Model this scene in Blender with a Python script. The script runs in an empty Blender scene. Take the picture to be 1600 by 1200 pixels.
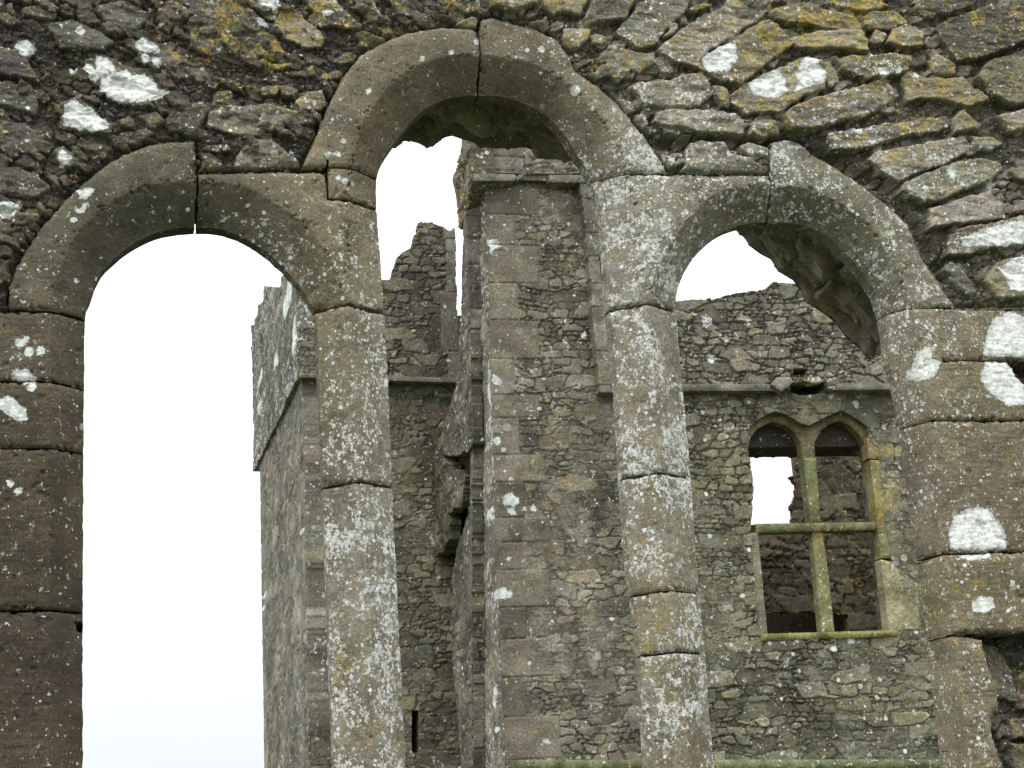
import bpy, math, random
import numpy as np
from mathutils import Matrix, Vector

# ------------------------------------------------------------------ camera, sky, sun, exposure
FPX = 2665.0
CAM = np.array([0.0, -6.0, 1.6])
_xc = np.array([10600.0, 0.0, 2665.0]); _xc /= np.linalg.norm(_xc)      # world X in camera axes (right, down, forward)
_zc = np.array([-670.0, -9600.0, 2665.0]); _zc -= _xc * _zc.dot(_xc); _zc /= np.linalg.norm(_zc)
_yc = np.cross(_zc, _xc)
RC = np.stack([_xc, _yc, _zc], axis=1)                                   # camera <- world
sc = bpy.context.scene
col = sc.collection
cd = bpy.data.cameras.new('camera'); cam = bpy.data.objects.new('camera', cd); col.objects.link(cam)
cd.sensor_width = 36.0; cd.lens = 36.0 * FPX / 1600.0; cd.clip_start = 0.05; cd.clip_end = 3000
_r, _d, _f = RC[0], RC[1], RC[2]
cam.matrix_world = Matrix(((_r[0], -_d[0], -_f[0], CAM[0]), (_r[1], -_d[1], -_f[1], CAM[1]), (_r[2], -_d[2], -_f[2], CAM[2]), (0, 0, 0, 1)))
sc.camera = cam

SUN_EL, SUN_AZ = math.radians(60), math.radians(205)                     # azimuth from +Y, clockwise
w = bpy.data.worlds.new('World'); sc.world = w; w.use_nodes = True
nt = w.node_tree; nt.nodes.clear()
wo = nt.nodes.new('ShaderNodeOutputWorld'); bg = nt.nodes.new('ShaderNodeBackground')
sky = nt.nodes.new('ShaderNodeTexSky'); sky.sky_type = 'NISHITA'; sky.sun_disc = False
sky.sun_elevation = SUN_EL; sky.sun_rotation = SUN_AZ; sky.air_density = 1.0; sky.dust_density = 3.0
mixw = nt.nodes.new('ShaderNodeMix'); mixw.data_type = 'RGBA'; mixw.inputs['Factor'].default_value = 0.93
nz = nt.nodes.new('ShaderNodeTexNoise'); nz.inputs['Scale'].default_value = 2.2; nz.inputs['Detail'].default_value = 5
tc = nt.nodes.new('ShaderNodeTexCoord'); nt.links.new(tc.outputs['Generated'], nz.inputs['Vector'])
rp = nt.nodes.new('ShaderNodeValToRGB'); rp.color_ramp.elements[0].position = .35; rp.color_ramp.elements[1].position = .7
rp.color_ramp.elements[0].color = (8.0, 8.3, 8.6, 1); rp.color_ramp.elements[1].color = (9.3, 9.5, 9.7, 1)
nt.links.new(nz.outputs['Fac'], rp.inputs['Fac'])
nt.links.new(sky.outputs['Color'], mixw.inputs['A']); nt.links.new(rp.outputs['Color'], mixw.inputs['B'])
sxyz = nt.nodes.new('ShaderNodeSeparateXYZ'); nt.links.new(tc.outputs['Generated'], sxyz.inputs['Vector'])
mr = nt.nodes.new('ShaderNodeMapRange'); mr.inputs['From Min'].default_value = 0; mr.inputs['From Max'].default_value = 1   # overcast: brighter overhead
mr.inputs['To Min'].default_value = .64; mr.inputs['To Max'].default_value = 1.95; nt.links.new(sxyz.outputs['Z'], mr.inputs['Value'])
cie = nt.nodes.new('ShaderNodeVectorMath'); cie.operation = 'SCALE'; nt.links.new(mixw.outputs['Result'], cie.inputs[0]); nt.links.new(mr.outputs['Result'], cie.inputs['Scale'])
nt.links.new(cie.outputs[0], bg.inputs['Color']); bg.inputs['Strength'].default_value = 0.12
nt.links.new(bg.outputs['Background'], wo.inputs['Surface'])
sl = bpy.data.lights.new('sun', 'SUN'); sl.energy = 1.0; sl.angle = math.radians(25); sl.color = (1.0, .97, .92)
so = bpy.data.objects.new('sun', sl); col.objects.link(so)
_sd = Vector((math.sin(SUN_AZ) * math.cos(SUN_EL), math.cos(SUN_AZ) * math.cos(SUN_EL), math.sin(SUN_EL)))
so.rotation_euler = _sd.to_track_quat('Z', 'Y').to_euler()
sc.view_settings.view_transform = 'Standard'; sc.view_settings.look = 'None'
sc.view_settings.exposure = 0.46; sc.view_settings.gamma = 1.0

# ------------------------------------------------------------------ maths helpers
f4 = np.float32
def rays(px):
    px = np.asarray(px, float).reshape(-1, 2)
    c = np.stack([px[:, 0] - 800.0, px[:, 1] - 600.0, np.full(len(px), FPX)], 1)
    return c @ RC
def at_y(px, Y=0.0):
    """points of the plane Y = const seen at these photo pixels -> (X, Z)"""
    r = rays(px); t = (np.broadcast_to(np.asarray(Y, float), (len(r),)) - CAM[1]) / r[:, 1]
    return np.stack([CAM[0] + r[:, 0] * t, CAM[2] + r[:, 2] * t], 1)
def project(P):
    c = (np.asarray(P, float) - CAM) @ RC.T
    return np.stack([800 + FPX * c[..., 0] / c[..., 2], 600 + FPX * c[..., 1] / c[..., 2]], -1)
def smooth(x, a, b):
    t = np.clip((x - a) / (b - a), 0, 1); return t * t * (3 - 2 * t)
def hash2(i, j, s):
    i = i.astype(np.uint32); j = j.astype(np.uint32)
    h = i * np.uint32(374761393) + j * np.uint32(668265263) + np.uint32((s * 2246822519 + 12345) & 0xffffffff)
    h = (h ^ (h >> np.uint32(13))) * np.uint32(1274126177)
    h = (h ^ (h >> np.uint32(15))) * np.uint32(2246822519)
    h = h ^ (h >> np.uint32(16))
    return (h.astype(np.float64) / 4294967295.0).astype(f4)
def vnoise(x, y, s=0):
    x = np.asarray(x, f4); y = np.asarray(y, f4)
    xi = np.floor(x).astype(np.int64); yi = np.floor(y).astype(np.int64)
    fx = (x - xi).astype(f4); fy = (y - yi).astype(f4)
    ux = fx * fx * fx * (fx * (fx * 6 - 15) + 10); uy = fy * fy * fy * (fy * (fy * 6 - 15) + 10)
    a = hash2(xi, yi, s); b = hash2(xi + 1, yi, s); c = hash2(xi, yi + 1, s); d = hash2(xi + 1, yi + 1, s)
    return (a + (b - a) * ux) * (1 - uy) + (c + (d - c) * ux) * uy
def fbm(x, y, o=4, s=0, g=.5):
    t = 0; a = 1.0; n = 0; x = np.asarray(x, f4); y = np.asarray(y, f4)
    for k in range(o):
        xx = x * .8 - y * .6; y = x * .6 + y * .8; x = xx
        t = t + a * (vnoise(x, y, s + 17 * k) - .5); n += a; a *= g; x = x * 2.03; y = y * 2.03
    return t / n * 2                                                      # about -1..1
def inside(X, Z, poly):
    poly = np.asarray(poly, f4); r = np.zeros(X.shape, bool); n = len(poly)
    for k in range(n):
        x0, z0 = poly[k]; x1, z1 = poly[(k + 1) % n]
        if z0 == z1: continue
        c = (z0 > Z) != (z1 > Z)
        r ^= c & (X < (x1 - x0) * (Z - z0) / (z1 - z0) + x0)
    return r
def near(X, Z, poly, closed=True, want=False):
    poly = np.asarray(poly, f4); best = np.full(X.shape, 1e9, f4)
    if want: nx = np.zeros(X.shape, f4); nzz = np.zeros(X.shape, f4)
    n = len(poly)
    for k in range(n if closed else n - 1):
        a = poly[k]; b = poly[(k + 1) % n]; d = b - a; L = float(d @ d)
        if L < 1e-14: continue
        t = np.clip(((X - a[0]) * d[0] + (Z - a[1]) * d[1]) / L, 0, 1)
        qx = a[0] + t * d[0]; qz = a[1] + t * d[1]
        e = (X - qx) ** 2 + (Z - qz) ** 2
        m = e < best
        best = np.where(m, e, best)
        if want: nx = np.where(m, qx, nx); nzz = np.where(m, qz, nzz)
    return (np.sqrt(best), nx, nzz) if want else np.sqrt(best)
def spline(p, n=6):
    p = np.asarray(p, float); out = []
    for k in range(len(p) - 1):
        a, b, c, d = p[max(k - 1, 0)], p[k], p[k + 1], p[min(k + 2, len(p) - 1)]
        for i in range(n):
            t = i / n
            out.append(.5 * ((2 * b) + (c - a) * t + (2 * a - 5 * b + 4 * c - d) * t * t + (3 * b - a - 3 * c + d) * t ** 3))
    out.append(p[-1]); return np.array(out)
def idw(px, py, ctl, p=3.0):
    c = np.asarray(ctl, f4); num = np.zeros(px.shape + (c.shape[1] - 2,), f4); den = np.zeros(px.shape, f4)
    for r in c:
        d2 = (px - r[0]) ** 2 + (py - r[1]) ** 2; w_ = np.exp(-d2 / (2 * 42.0 ** 2)) + 1e-3 / (1 + d2 / 4000.0) ** 2
        num += w_[..., None] * r[2:]; den += w_
    return num / den[..., None]

def cellular(u, v, seed, jx=.8, jy=.8):
    ui, vi = np.floor(u).astype(np.int64), np.floor(v).astype(np.int64)
    f1 = np.full(u.shape, 9, f4); f2 = f1.copy(); idn = np.zeros(u.shape, f4)
    for dy in (-1, 0, 1):
        for dx in (-1, 0, 1):
            a, b = ui + dx, vi + dy
            d = np.hypot(a + .5 + jx * (hash2(a, b, seed) - .5) - u, b + .5 + jy * (hash2(a, b, seed + 1) - .5) - v).astype(f4)
            n = d < f1; f2 = np.where(n, f1, np.minimum(f2, d)); idn = np.where(n, hash2(a, b, seed + 2), idn); f1 = np.where(n, d, f1)
    return f1, f2, idn

# ------------------------------------------------------------------ objects
def empty(name, loc, label, cat):
    o = bpy.data.objects.new(name, None); col.objects.link(o); o.location = loc
    o.empty_display_size = .3; o['kind'] = 'thing'; o['label'] = label; o['category'] = cat
    o.matrix_world = Matrix.Translation(Vector(loc))
    return o
def add_mesh(name, V, F, mat, parent=None, attrs=None, smooth_=True):
    me = bpy.data.meshes.new(name)
    V = np.asarray(V, f4); F = np.asarray(F, np.int32)
    q = parent
    while q is not None: V = V - np.array(q.location, f4); q = q.parent
    me.vertices.add(len(V)); me.vertices.foreach_set('co', V.ravel())
    me.loops.add(F.size); me.loops.foreach_set('vertex_index', F.ravel())
    me.polygons.add(len(F)); me.polygons.foreach_set('loop_start', np.arange(0, F.size, F.shape[1], dtype=np.int32))
    me.polygons.foreach_set('use_smooth', np.full(len(F), smooth_, bool))
    for k, a in (attrs or {}).items():
        a = np.asarray(a, f4)
        if a.ndim == 2:
            at = me.attributes.new(k, 'FLOAT_COLOR', 'POINT')
            at.data.foreach_set('color', np.concatenate([a[:, :3], np.ones((len(a), 1), f4)], 1).ravel())
        else:
            at = me.attributes.new(k, 'FLOAT', 'POINT'); at.data.foreach_set('value', a)
    me.update(calc_edges=True); me.validate()
    me.materials.append(mat)
    o = bpy.data.objects.new(name, me); col.objects.link(o)
    if parent is not None: o.parent = parent
    return o
def grid_arrays(P, cells, attrs, skirt):
    """faces of the kept cells of a grid, with a skirt pulled from every open edge along `skirt` (ny,nx,3)"""
    ny, nx = cells.shape
    idx = np.arange((ny + 1) * (nx + 1)).reshape(ny + 1, nx + 1)
    a, b, c, d = idx[:-1, :-1], idx[:-1, 1:], idx[1:, 1:], idx[1:, :-1]
    F = np.stack([a[cells], b[cells], c[cells], d[cells]], 1)
    pad = np.zeros((ny + 2, nx + 2), bool); pad[1:-1, 1:-1] = cells
    E = []
    for nb, p, q in ((pad[:-2, 1:-1], a, b), (pad[1:-1, 2:], b, c), (pad[2:, 1:-1], c, d), (pad[1:-1, :-2], d, a)):
        m = cells & ~nb; E.append(np.stack([p[m], q[m]], 1))
    E = np.concatenate(E)
    Pf = P.reshape(-1, 3); S = skirt.reshape(-1, 3)
    used = np.unique(F); remap = np.full(len(Pf), -1, np.int64); remap[used] = np.arange(len(used))
    V = [Pf[used]]; A = {k: [v.reshape(len(Pf), -1)[used]] for k, v in attrs.items()}
    F2 = [remap[F]]
    if len(E):
        eu = np.unique(E); r2 = np.full(len(Pf), -1, np.int64); r2[eu] = np.arange(len(eu))
        n0 = len(used); n1 = n0 + len(eu)
        V += [Pf[eu], Pf[eu] + S[eu]]
        for k, v in attrs.items(): A[k] += [v.reshape(len(Pf), -1)[eu]] * 2
        F2.append(np.stack([r2[E[:, 1]] + n0, r2[E[:, 0]] + n0, r2[E[:, 0]] + n1, r2[E[:, 1]] + n1], 1))
    V = np.concatenate(V); F2 = np.concatenate(F2)
    A = {k: (lambda z: z[:, 0] if z.shape[1] == 1 else z)(np.concatenate(v)) for k, v in A.items()}
    return V, F2, A
def boundary_verts(cells):
    ny, nx = cells.shape
    cnt = np.zeros((ny + 1, nx + 1), int)
    for dy in (0, 1):
        for dx in (0, 1): cnt[dy:dy + ny, dx:dx + nx] += cells
    return (cnt > 0) & (cnt < 4)

# ------------------------------------------------------------------ materials
class NT:
    def __init__(s, name):
        s.m = bpy.data.materials.new(name); s.m.use_nodes = True; s.t = s.m.node_tree; s.t.nodes.clear()
    def n(s, kind, **kw):
        o = s.t.nodes.new(kind)
        for k, v in kw.items(): setattr(o, k, v)
        return o
    def l(s, a, b): s.t.links.new(a, b)
    def put(s, sock, v):
        if isinstance(v, (int, float)): sock.default_value = v
        elif isinstance(v, tuple): sock.default_value = v
        else: s.l(v, sock)
    def math(s, op, a, b=0.0, c=None):
        o = s.n('ShaderNodeMath', operation=op); s.put(o.inputs[0], a); s.put(o.inputs[1], b)
        if c is not None: s.put(o.inputs[2], c)
        return o.outputs[0]
    def ramp(s, x, a, b, lo=0.0, hi=1.0):
        o = s.n('ShaderNodeMapRange'); o.interpolation_type = 'SMOOTHSTEP'
        s.put(o.inputs['Value'], x); s.put(o.inputs['From Min'], a); s.put(o.inputs['From Max'], b)
        s.put(o.inputs['To Min'], lo); s.put(o.inputs['To Max'], hi); return o.outputs['Result']
    def mix(s, f, a, b, mode='MIX'):
        o = s.n('ShaderNodeMix', data_type='RGBA', blend_type=mode)
        s.put(o.inputs['Factor'], f); s.put(o.inputs['A'], a); s.put(o.inputs['B'], b); return o.outputs['Result']
    def noise(s, vec, scale, detail=4, rough=.55, off=0.0):
        o = s.n('ShaderNodeTexNoise'); s.put(o.inputs['Scale'], scale); o.inputs['Detail'].default_value = detail
        o.inputs['Roughness'].default_value = rough
        if off:
            a = s.n('ShaderNodeVectorMath', operation='ADD'); s.l(vec, a.inputs[0]); a.inputs[1].default_value = (off, off * 1.7, off * .3); vec = a.outputs[0]
        s.l(vec, o.inputs['Vector']); return o.outputs['Fac']
    def attr(s, name):
        return s.n('ShaderNodeAttribute', attribute_name=name)
def stone_material(name, k=1.0, white=(.8, .81, .77), fine=130.0, bump=.004):
    """weathered limestone; k scales the size of lichen spots; per-point attributes: alb, ld, ly, lw"""
    T = NT(name)
    pos = T.n('ShaderNodeNewGeometry').outputs['Position']
    alb = T.attr('alb').outputs['Color']; ld = T.attr('ld').outputs['Fac']; ly = T.attr('ly').outputs['Fac']; lw = T.attr('lw').outputs['Fac']
    n1 = T.noise(pos, 7 / k, 6, .6); n2 = T.noise(pos, fine / k, 4, .6, 3.1); n3 = T.noise(pos, 19 / k, 6, .62, 9.4); n4 = T.noise(pos, 45 / k, 5, .6, 5.5)
    def mul(c, fac):
        cc = T.n('ShaderNodeCombineColor'); [T.l(fac, cc.inputs[i]) for i in range(3)]
        return T.mix(1.0, c, cc.outputs['Color'], 'MULTIPLY')
    c = mul(alb, T.ramp(n1, .28, .72, .72, 1.28))
    c = mul(c, T.ramp(n2, .25, .75, .62, 1.38))
    c = T.mix(T.ramp(n3, .5, .72, 0, .45), c, T.mix(1.0, c, (1.1, 1.0, .78, 1), 'MULTIPLY'))     # iron-brown mottling
    c = T.mix(T.ramp(n4, .56, .7, 0, .35), c, T.mix(1.0, c, (.86, 1.0, .88, 1), 'MULTIPLY'))      # green algae film
    c = T.mix(T.ramp(T.noise(pos, 260 / k, 2, .5, 1.3), .64, .72, 0, .6), c, (.035, .03, .025, 1)) # dark pits
    # grey crusts
    gm = T.ramp(T.math('ADD', T.noise(pos, 26 / k, 7, .68, 12.0), T.math('MULTIPLY', ld, .22)), .66, .72, 0, .62)
    gm = T.math('MULTIPLY', gm, T.ramp(ld, 0.0, .04))
    c = T.mix(gm, c, T.mix(n2, (.2, .2, .175, 1), (.36, .36, .325, 1)))
    hts = T.math('MULTIPLY', n2, .5)
    ld = T.math('MULTIPLY', ld, T.ramp(T.noise(pos, 5.5 / k, 4, .6, 77.0), .36, .62, .3, 1.35))
    ldl = ld; ld = T.math('MULTIPLY', T.math('POWER', ld, 1.7), 1.15)
    def dots(c, scale, off, mult, rmin, rmax, colr, op):
        a = T.n('ShaderNodeVectorMath', operation='ADD'); T.l(pos, a.inputs[0]); a.inputs[1].default_value = (off, off * .7, off * 1.3)
        v = T.n('ShaderNodeTexVoronoi', feature='F1'); v.inputs['Scale'].default_value = scale / k; T.l(a.outputs[0], v.inputs['Vector'])
        sp = T.n('ShaderNodeSeparateColor'); T.l(v.outputs['Color'], sp.inputs['Color'])
        alive = T.math('LESS_THAN', sp.outputs['Red'], T.math('MULTIPLY', ld, mult))
        rad = T.math('MULTIPLY_ADD', sp.outputs['Green'], rmax - rmin, rmin)
        dist = T.math('ADD', v.outputs['Distance'], T.math('MULTIPLY_ADD', n4, .36, -.18))
        dd = T.math('SUBTRACT', rad, dist)
        m = T.math('MULTIPLY', T.ramp(dd, 0.0, .07), alive)
        tone = mul(colr if not isinstance(colr, tuple) else T.mix(0.0, colr, colr), T.math('MULTIPLY', T.ramp(n2, .2, .8, .72, 1.15), T.math('MULTIPLY_ADD', sp.outputs['Blue'], .5, .55)))
        return T.mix(T.math('MULTIPLY', m, op), c, tone), m
    c, m0 = dots(c, 30, 4.0, .7, .2, .5, (.44, .45, .4, 1), .75)
    c, m1 = dots(c, 50, 11.0, 1.05, .2, .5, white + (1,), .95)
    c, m2 = dots(c, 92, 23.0, .55, .2, .46, white + (1,), .95)
    ld = ldl
    wc = T.math('ADD', T.math('MULTIPLY', T.noise(pos, 34 / k, 7, .72, 52.0), .7), T.math('MULTIPLY', T.noise(pos, 110 / k, 3, .6, 57.0), .3))
    wm = T.ramp(T.math('ADD', wc, T.math('MULTIPLY', ld, .11)), .598, .622)
    c = T.mix(T.math('MULTIPLY', wm, T.ramp(n2, .3, .6, .35, 1.0)), c, T.mix(n3, (.5, .5, .46, 1), white + (1,)))
    # yellow and orange lichen
    yn = T.math('ADD', T.math('MULTIPLY', T.noise(pos, 62 / k, 5, .66, 31.0), .62), T.math('MULTIPLY', T.noise(pos, 13 / k, 4, .6, 35.0), .38))
    ym = T.ramp(T.math('ADD', yn, T.math('MULTIPLY', ly, .165)), .628, .675)
    c = T.mix(T.math('MULTIPLY', ym, T.ramp(n2, .3, .6, .4, .9)), c, T.mix(T.ramp(n4, .4, .6), (.25, .2, .06, 1), (.45, .31, .06, 1)))
    # big white crusts of traced outline
    pm = T.ramp(T.math('ADD', lw, T.math('ADD', T.math('MULTIPLY_ADD', T.noise(pos, 30 / k, 4, .6, 41.0), .5, -.25), T.math('MULTIPLY_ADD', T.noise(pos, 130 / k, 4, .65, 43.0), .42, -.21))), .47, .53)
    wt = mul(T.mix(T.ramp(lw, .5, .95), (.68, .71, .67, 1), (.88, .89, .86, 1)), T.math('MULTIPLY', T.ramp(n2, .3, .7, .74, 1.1), T.ramp(T.noise(pos, 33 / k, 6, .68, 2.0), .3, .62, .6, 1.08)))
    pm = T.math('MULTIPLY', pm, T.ramp(T.noise(pos, 75 / k, 5, .65, 47.0), .28, .36, .4, 1.0))
    c = T.mix(T.math('MULTIPLY', pm, .96), c, wt)
    hsum = T.math('ADD', T.math('MULTIPLY', n3, 1.2), T.math('ADD', hts, T.math('ADD', T.math('MULTIPLY', m1, .25), T.math('MULTIPLY', pm, .5))))
    bp = T.n('ShaderNodeBump'); bp.inputs['Strength'].default_value = 1.0; bp.inputs['Distance'].default_value = bump * k; T.l(hsum, bp.inputs['Height'])
    bs = T.n('ShaderNodeBsdfPrincipled'); T.l(c, bs.inputs['Base Color']); bs.inputs['Roughness'].default_value = .93
    bs.inputs['Specular IOR Level'].default_value = .2; T.l(bp.outputs['Normal'], bs.inputs['Normal'])
    out = T.n('ShaderNodeOutputMaterial'); T.l(bs.outputs['BSDF'], out.inputs['Surface'])
    return T.m
M_NEAR = stone_material('weathered_limestone', 1.0)
M_FAR = stone_material('distant_rubble_stone', 3.6, white=(.74, .74, .7), bump=.003)
def grass_material():
    T = NT('meadow_grass'); pos = T.n('ShaderNodeNewGeometry').outputs['Position']
    c = T.mix(T.noise(pos, 3, 6, .6), (.045, .07, .02, 1), (.085, .11, .035, 1))
    c = T.mix(T.ramp(T.noise(pos, .5, 4, .6, 4.0), .5, .7, 0, .5), c, (.10, .09, .045, 1))
    bs = T.n('ShaderNodeBsdfPrincipled'); T.l(c, bs.inputs['Base Color']); bs.inputs['Roughness'].default_value = .95
    bp = T.n('ShaderNodeBump'); bp.inputs['Distance'].default_value = .05; T.l(T.noise(pos, 30, 4, .7), bp.inputs['Height']); T.l(bp.outputs['Normal'], bs.inputs['Normal'])
    out = T.n('ShaderNodeOutputMaterial'); T.l(bs.outputs['BSDF'], out.inputs['Surface']); return T.m
M_GRASS = grass_material()

# ------------------------------------------------------------------ the ground
gx = np.concatenate([-np.geomspace(1500, 12, 24), np.linspace(-10, 14, 60), np.geomspace(16, 1500, 24)])
gy = np.concatenate([-np.geomspace(1500, 12, 24), np.linspace(-10, 30, 80), np.geomspace(33, 1500, 24)])
GX, GY = np.meshgrid(gx, gy)
GZ = fbm(GX * .3, GY * .3, 4, 5) * .06 - .03 + np.clip((np.hypot(GX, GY) - 100) / 1400, 0, 1) * fbm(GX * .004, GY * .004, 3, 9) * 8
gi = np.arange(GX.size).reshape(GX.shape)
go = add_mesh('ground', np.stack([GX, GY, GZ], -1).reshape(-1, 3), np.stack([gi[:-1, :-1], gi[:-1, 1:], gi[1:, 1:], gi[1:, :-1]], -1).reshape(-1, 4), M_GRASS)
go['kind'] = 'structure'

# ================================================================== THE NEAR WALL WITH THREE LANCETS
DI, DB = .10, .17                                                         # depth of the inner arris, depth of the dressed lining's back
def cat(*p): return np.concatenate([np.asarray(q, float).reshape(-1, 2) for q in p])
# inner arris of each light: photo pixels, with the depth at which each point was read (.17 = back edge hides the arris)
IL = [(129, 1450, DB), (129, 1200, DB), (129, 955, DB), (131, 600, DB), (133, 500, DB), (140, 478, DB), (154, 440, DB), (176, 416, DB), (204, 394, DB), (240, 376, DB), (272, 369, DB), (308, 366, DB),
      (340, 368, DB), (372, 378, DB), (400, 394, DB), (428, 416, DB), (448, 436, DB), (468, 460, DB), (481, 480, DB), (490, 505, DB), (493, 560, DB), (500, 740, DB), (507, 900, DB), (518, 1200, DB), (526, 1450, DB)]
IM = [(645, 1450, DI), (634, 1200, DI), (624, 990, DI), (613, 770, DI), (606, 600, DI), (600, 490, DI), (594, 400, DI), (588, 320, DI), (588, 283, DI), (596, 256, DI), (610, 232, DI), (628, 208, DI), (648, 184, DI), (676, 164, DI), (704, 154, DI), (748, 149, DI), (784, 151, DI),
      (820, 162, DI), (852, 180, DI), (880, 208, DI), (904, 244, DI), (922, 276, DI), (930, 300, DI), (931, 330, DB), (938, 400, DB), (944, 490, DB), (956, 600, DB), (964, 720, DB), (974, 876, DB), (990, 1000, DB), (1004, 1200, DB), (1020, 1450, DB)]
IR = [(1150, 1450, DI), (1116, 1200, DI), (1101, 1010, DI), (1088, 876, DI), (1080, 752, DI), (1066, 600, DI), (1057, 490, DI), (1057, 466, DI), (1062, 443, DI), (1074, 418, DI), (1090, 396, DI), (1120, 368, DI), (1148, 354, DI), (1184, 347, DI), (1216, 347, DI),
      (1256, 352, DI), (1292, 368, DI), (1320, 394, DI), (1344, 420, DI), (1364, 448, DI), (1378, 482, DI), (1386, 520, DI), (1392, 570, DI), (1399, 640, DB), (1408, 708, DB), (1424, 820, DB), (1436, 900, DB), (1448, 1000, DB), (1470, 1200, DB), (1496, 1450, DB)]
def icurve(t):
    t = np.asarray(t, float); return spline(at_y(t[:, :2], t[:, 2]), 5)
I_ = [icurve(IL), icurve(IM), icurve(IR)]
RL = [(543, 475), (564, 752), (592, 1200), (604, 1450)]                    # ridges of the two mullions
RR = [(1012, 473), (1034, 738), (1053, 960), (1078, 1200), (1104, 1450)]
OL = cat([(74, 1450), (76, 1200), (78, 900), (80, 490)], [(88, 440), (103, 398), (128, 356), (165, 322), (205, 299), (250, 287), (305, 283), (360, 286), (400, 298), (440, 324), (480, 352), (504, 384), (522, 415), (536, 450)], RL)
OM = cat(RL[::-1], [(544, 400), (545, 310), (548, 262), (566, 192), (588, 160), (616, 128), (652, 104), (696, 88), (748, 85), (792, 89), (832, 98), (864, 116), (896, 136), (924, 168), (952, 200), (974, 240), (986, 275), (1000, 380)], RR)
OR = cat(RR[::-1], [(1018, 445), (1035, 405), (1056, 368), (1080, 336), (1112, 305), (1152, 292), (1208, 289), (1248, 291), (1288, 304), (1320, 322), (1356, 348), (1384, 384), (1402, 412), (1414, 444), (1424, 480)], [(1438, 560), (1456, 660), (1474, 868), (1490, 1000), (1516, 1200), (1546, 1450)])
O_ = [spline(at_y(o), 5) for o in (OL, OM, OR)]
# outline of all dressed stone on the wall face
EP = [(-75, 1700), (-75, 484), (15, 484), (13, 450), (25, 420), (45, 385), (68, 350), (105, 310), (140, 278), (170, 255), (200, 238), (235, 225), (270, 221), (305, 219), (309, 262), (312, 270), (420, 268), (500, 267), (506, 270), (511, 262),
      (470, 262), (490, 225), (505, 185), (520, 150), (540, 115), (565, 85), (600, 65), (640, 50), (690, 42), (740, 45), (750, 52), (752, 30), (770, 25), (800, 35), (840, 45), (870, 60), (890, 85), (900, 110), (930, 130), (960, 155), (985, 185),
      (1010, 215), (1030, 245), (1046, 271), (1110, 273), (1206, 272), (1207, 220), (1235, 217), (1255, 225), (1270, 240), (1310, 262), (1350, 290), (1390, 320), (1420, 350), (1430, 372), (1442, 400), (1460, 430), (1480, 460), (1497, 480), (1545, 479), (1680, 477),
      (1680, 561), (1574, 561), (1585, 580), (1600, 598), (1680, 600), (1680, 988), (1600, 990), (1506, 993), (1535, 999), (1548, 1045), (1562, 1080), (1562, 1105), (1550, 1120), (1553, 1150), (1570, 1200), (1590, 1300), (1600, 1700)]
E_ = at_y(EP)
CHIPS = [[(1389, 608), (1396, 584), (1412, 579), (1410, 596), (1406, 622)], [(984, 908), (992, 912), (997, 932), (990, 948), (984, 940)], [(1434, 884), (1470, 862), (1470, 872), (1446, 890)], [(1441, 905), (1456, 910), (1452, 935), (1442, 945)],
         [(116, 966), (130, 966), (130, 984), (118, 980)]]
# joints: ('h', x, y, x0, x1, gap) a level bed read at pixel (x, y); ('v', x, y, y0, y1, gap) a plumb joint; ('p', [...], gap) a traced one
JOINTS = [('v', 308, 280, 205, 400, .009), ('v', 751, 80, 10, 200, .010), ('v', 1207, 280, 205, 380, .008),
          ('h', 40, 485, -80, 150, .010), ('h', 40, 596, -80, 150, .006), ('h', 40, 700, -80, 150, .005), ('h', 40, 954, -80, 150, .006),
          ('h', 543, 475, 490, 606, .016), ('h', 564, 752, 495, 620, .007), 
          ('h', 1012, 473, 946, 1060, .008), ('h', 1034, 738, 960, 1084, .009), ('h', 1054, 922, 975, 1100, .005), ('h', 1058, 1018, 985, 1106, .006),
          ('p', [(513, 250), (511, 266), (513, 310), (545, 311)], .010), ('h', 545, 311, 540, 605, .008), ('h', 545, 262, 505, 605, .005), ('h', 490, 264, 460, 515, .010),
          ('h', 1040, 271, 920, 1052, .008), ('p', [(1386, 575), (1412, 577)], .006), ('h', 1500, 563, 1478, 1690, .006), ('h', 1500, 657, 1396, 1690, .006), ('h', 1520, 864, 1420, 1690, .008), ('h', 1520, 992, 1440, 1690, .007),
          ('h', 1450, 481, 1378, 1690, .006), ('v', 1640, 600, 480, 1000, .005)]
JL = []
for j in JOINTS:
    if j[0] == 'p': JL.append((at_y(j[1]), j[2])); continue
    a = at_y([(j[1], j[2])])[0]
    if j[0] == 'h':
        e = at_y([(j[3], j[2]), (j[4], j[2])]); JL.append((np.array([(e[0, 0], a[1]), (e[1, 0] + .0, a[1])]), j[5]))
    else:
        e = at_y([(j[1], j[3]), (j[1], j[4])]); JL.append((np.array([(a[0], e[0, 1]), (a[0], e[1, 1])]), j[5]))

S = .0042
def axis(lo, hi, lo2, hi2):
    n = int((hi - lo) / S); c = np.linspace(lo, hi, n + 1)
    def grow(d, lim):
        s, x, out = S, 0, []
        while x < lim: s = min(s * 1.035, .035); x += s; out.append(x)
        return np.array(out)
    return np.concatenate([(lo - grow(-1, lo - lo2))[::-1], c, hi + grow(1, hi2 - hi)])
_c = at_y([(0, 0), (1600, 0), (0, 1200), (1600, 1200)])
ax = axis(min(_c[0, 0], _c[2, 0]) - .04, max(_c[1, 0], _c[3, 0]) + .04, -3.0, 6.5)
az = axis(min(_c[2, 1], _c[3, 1]) - .02, max(_c[0, 1], _c[1, 1]) + .04, 0.0, 5.6)
X, Z = np.meshgrid(ax.astype(f4), az.astype(f4))
XC = (X[:-1, :-1] + X[1:, 1:]) / 2; ZC = (Z[:-1, :-1] + Z[1:, 1:]) / 2
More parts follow.
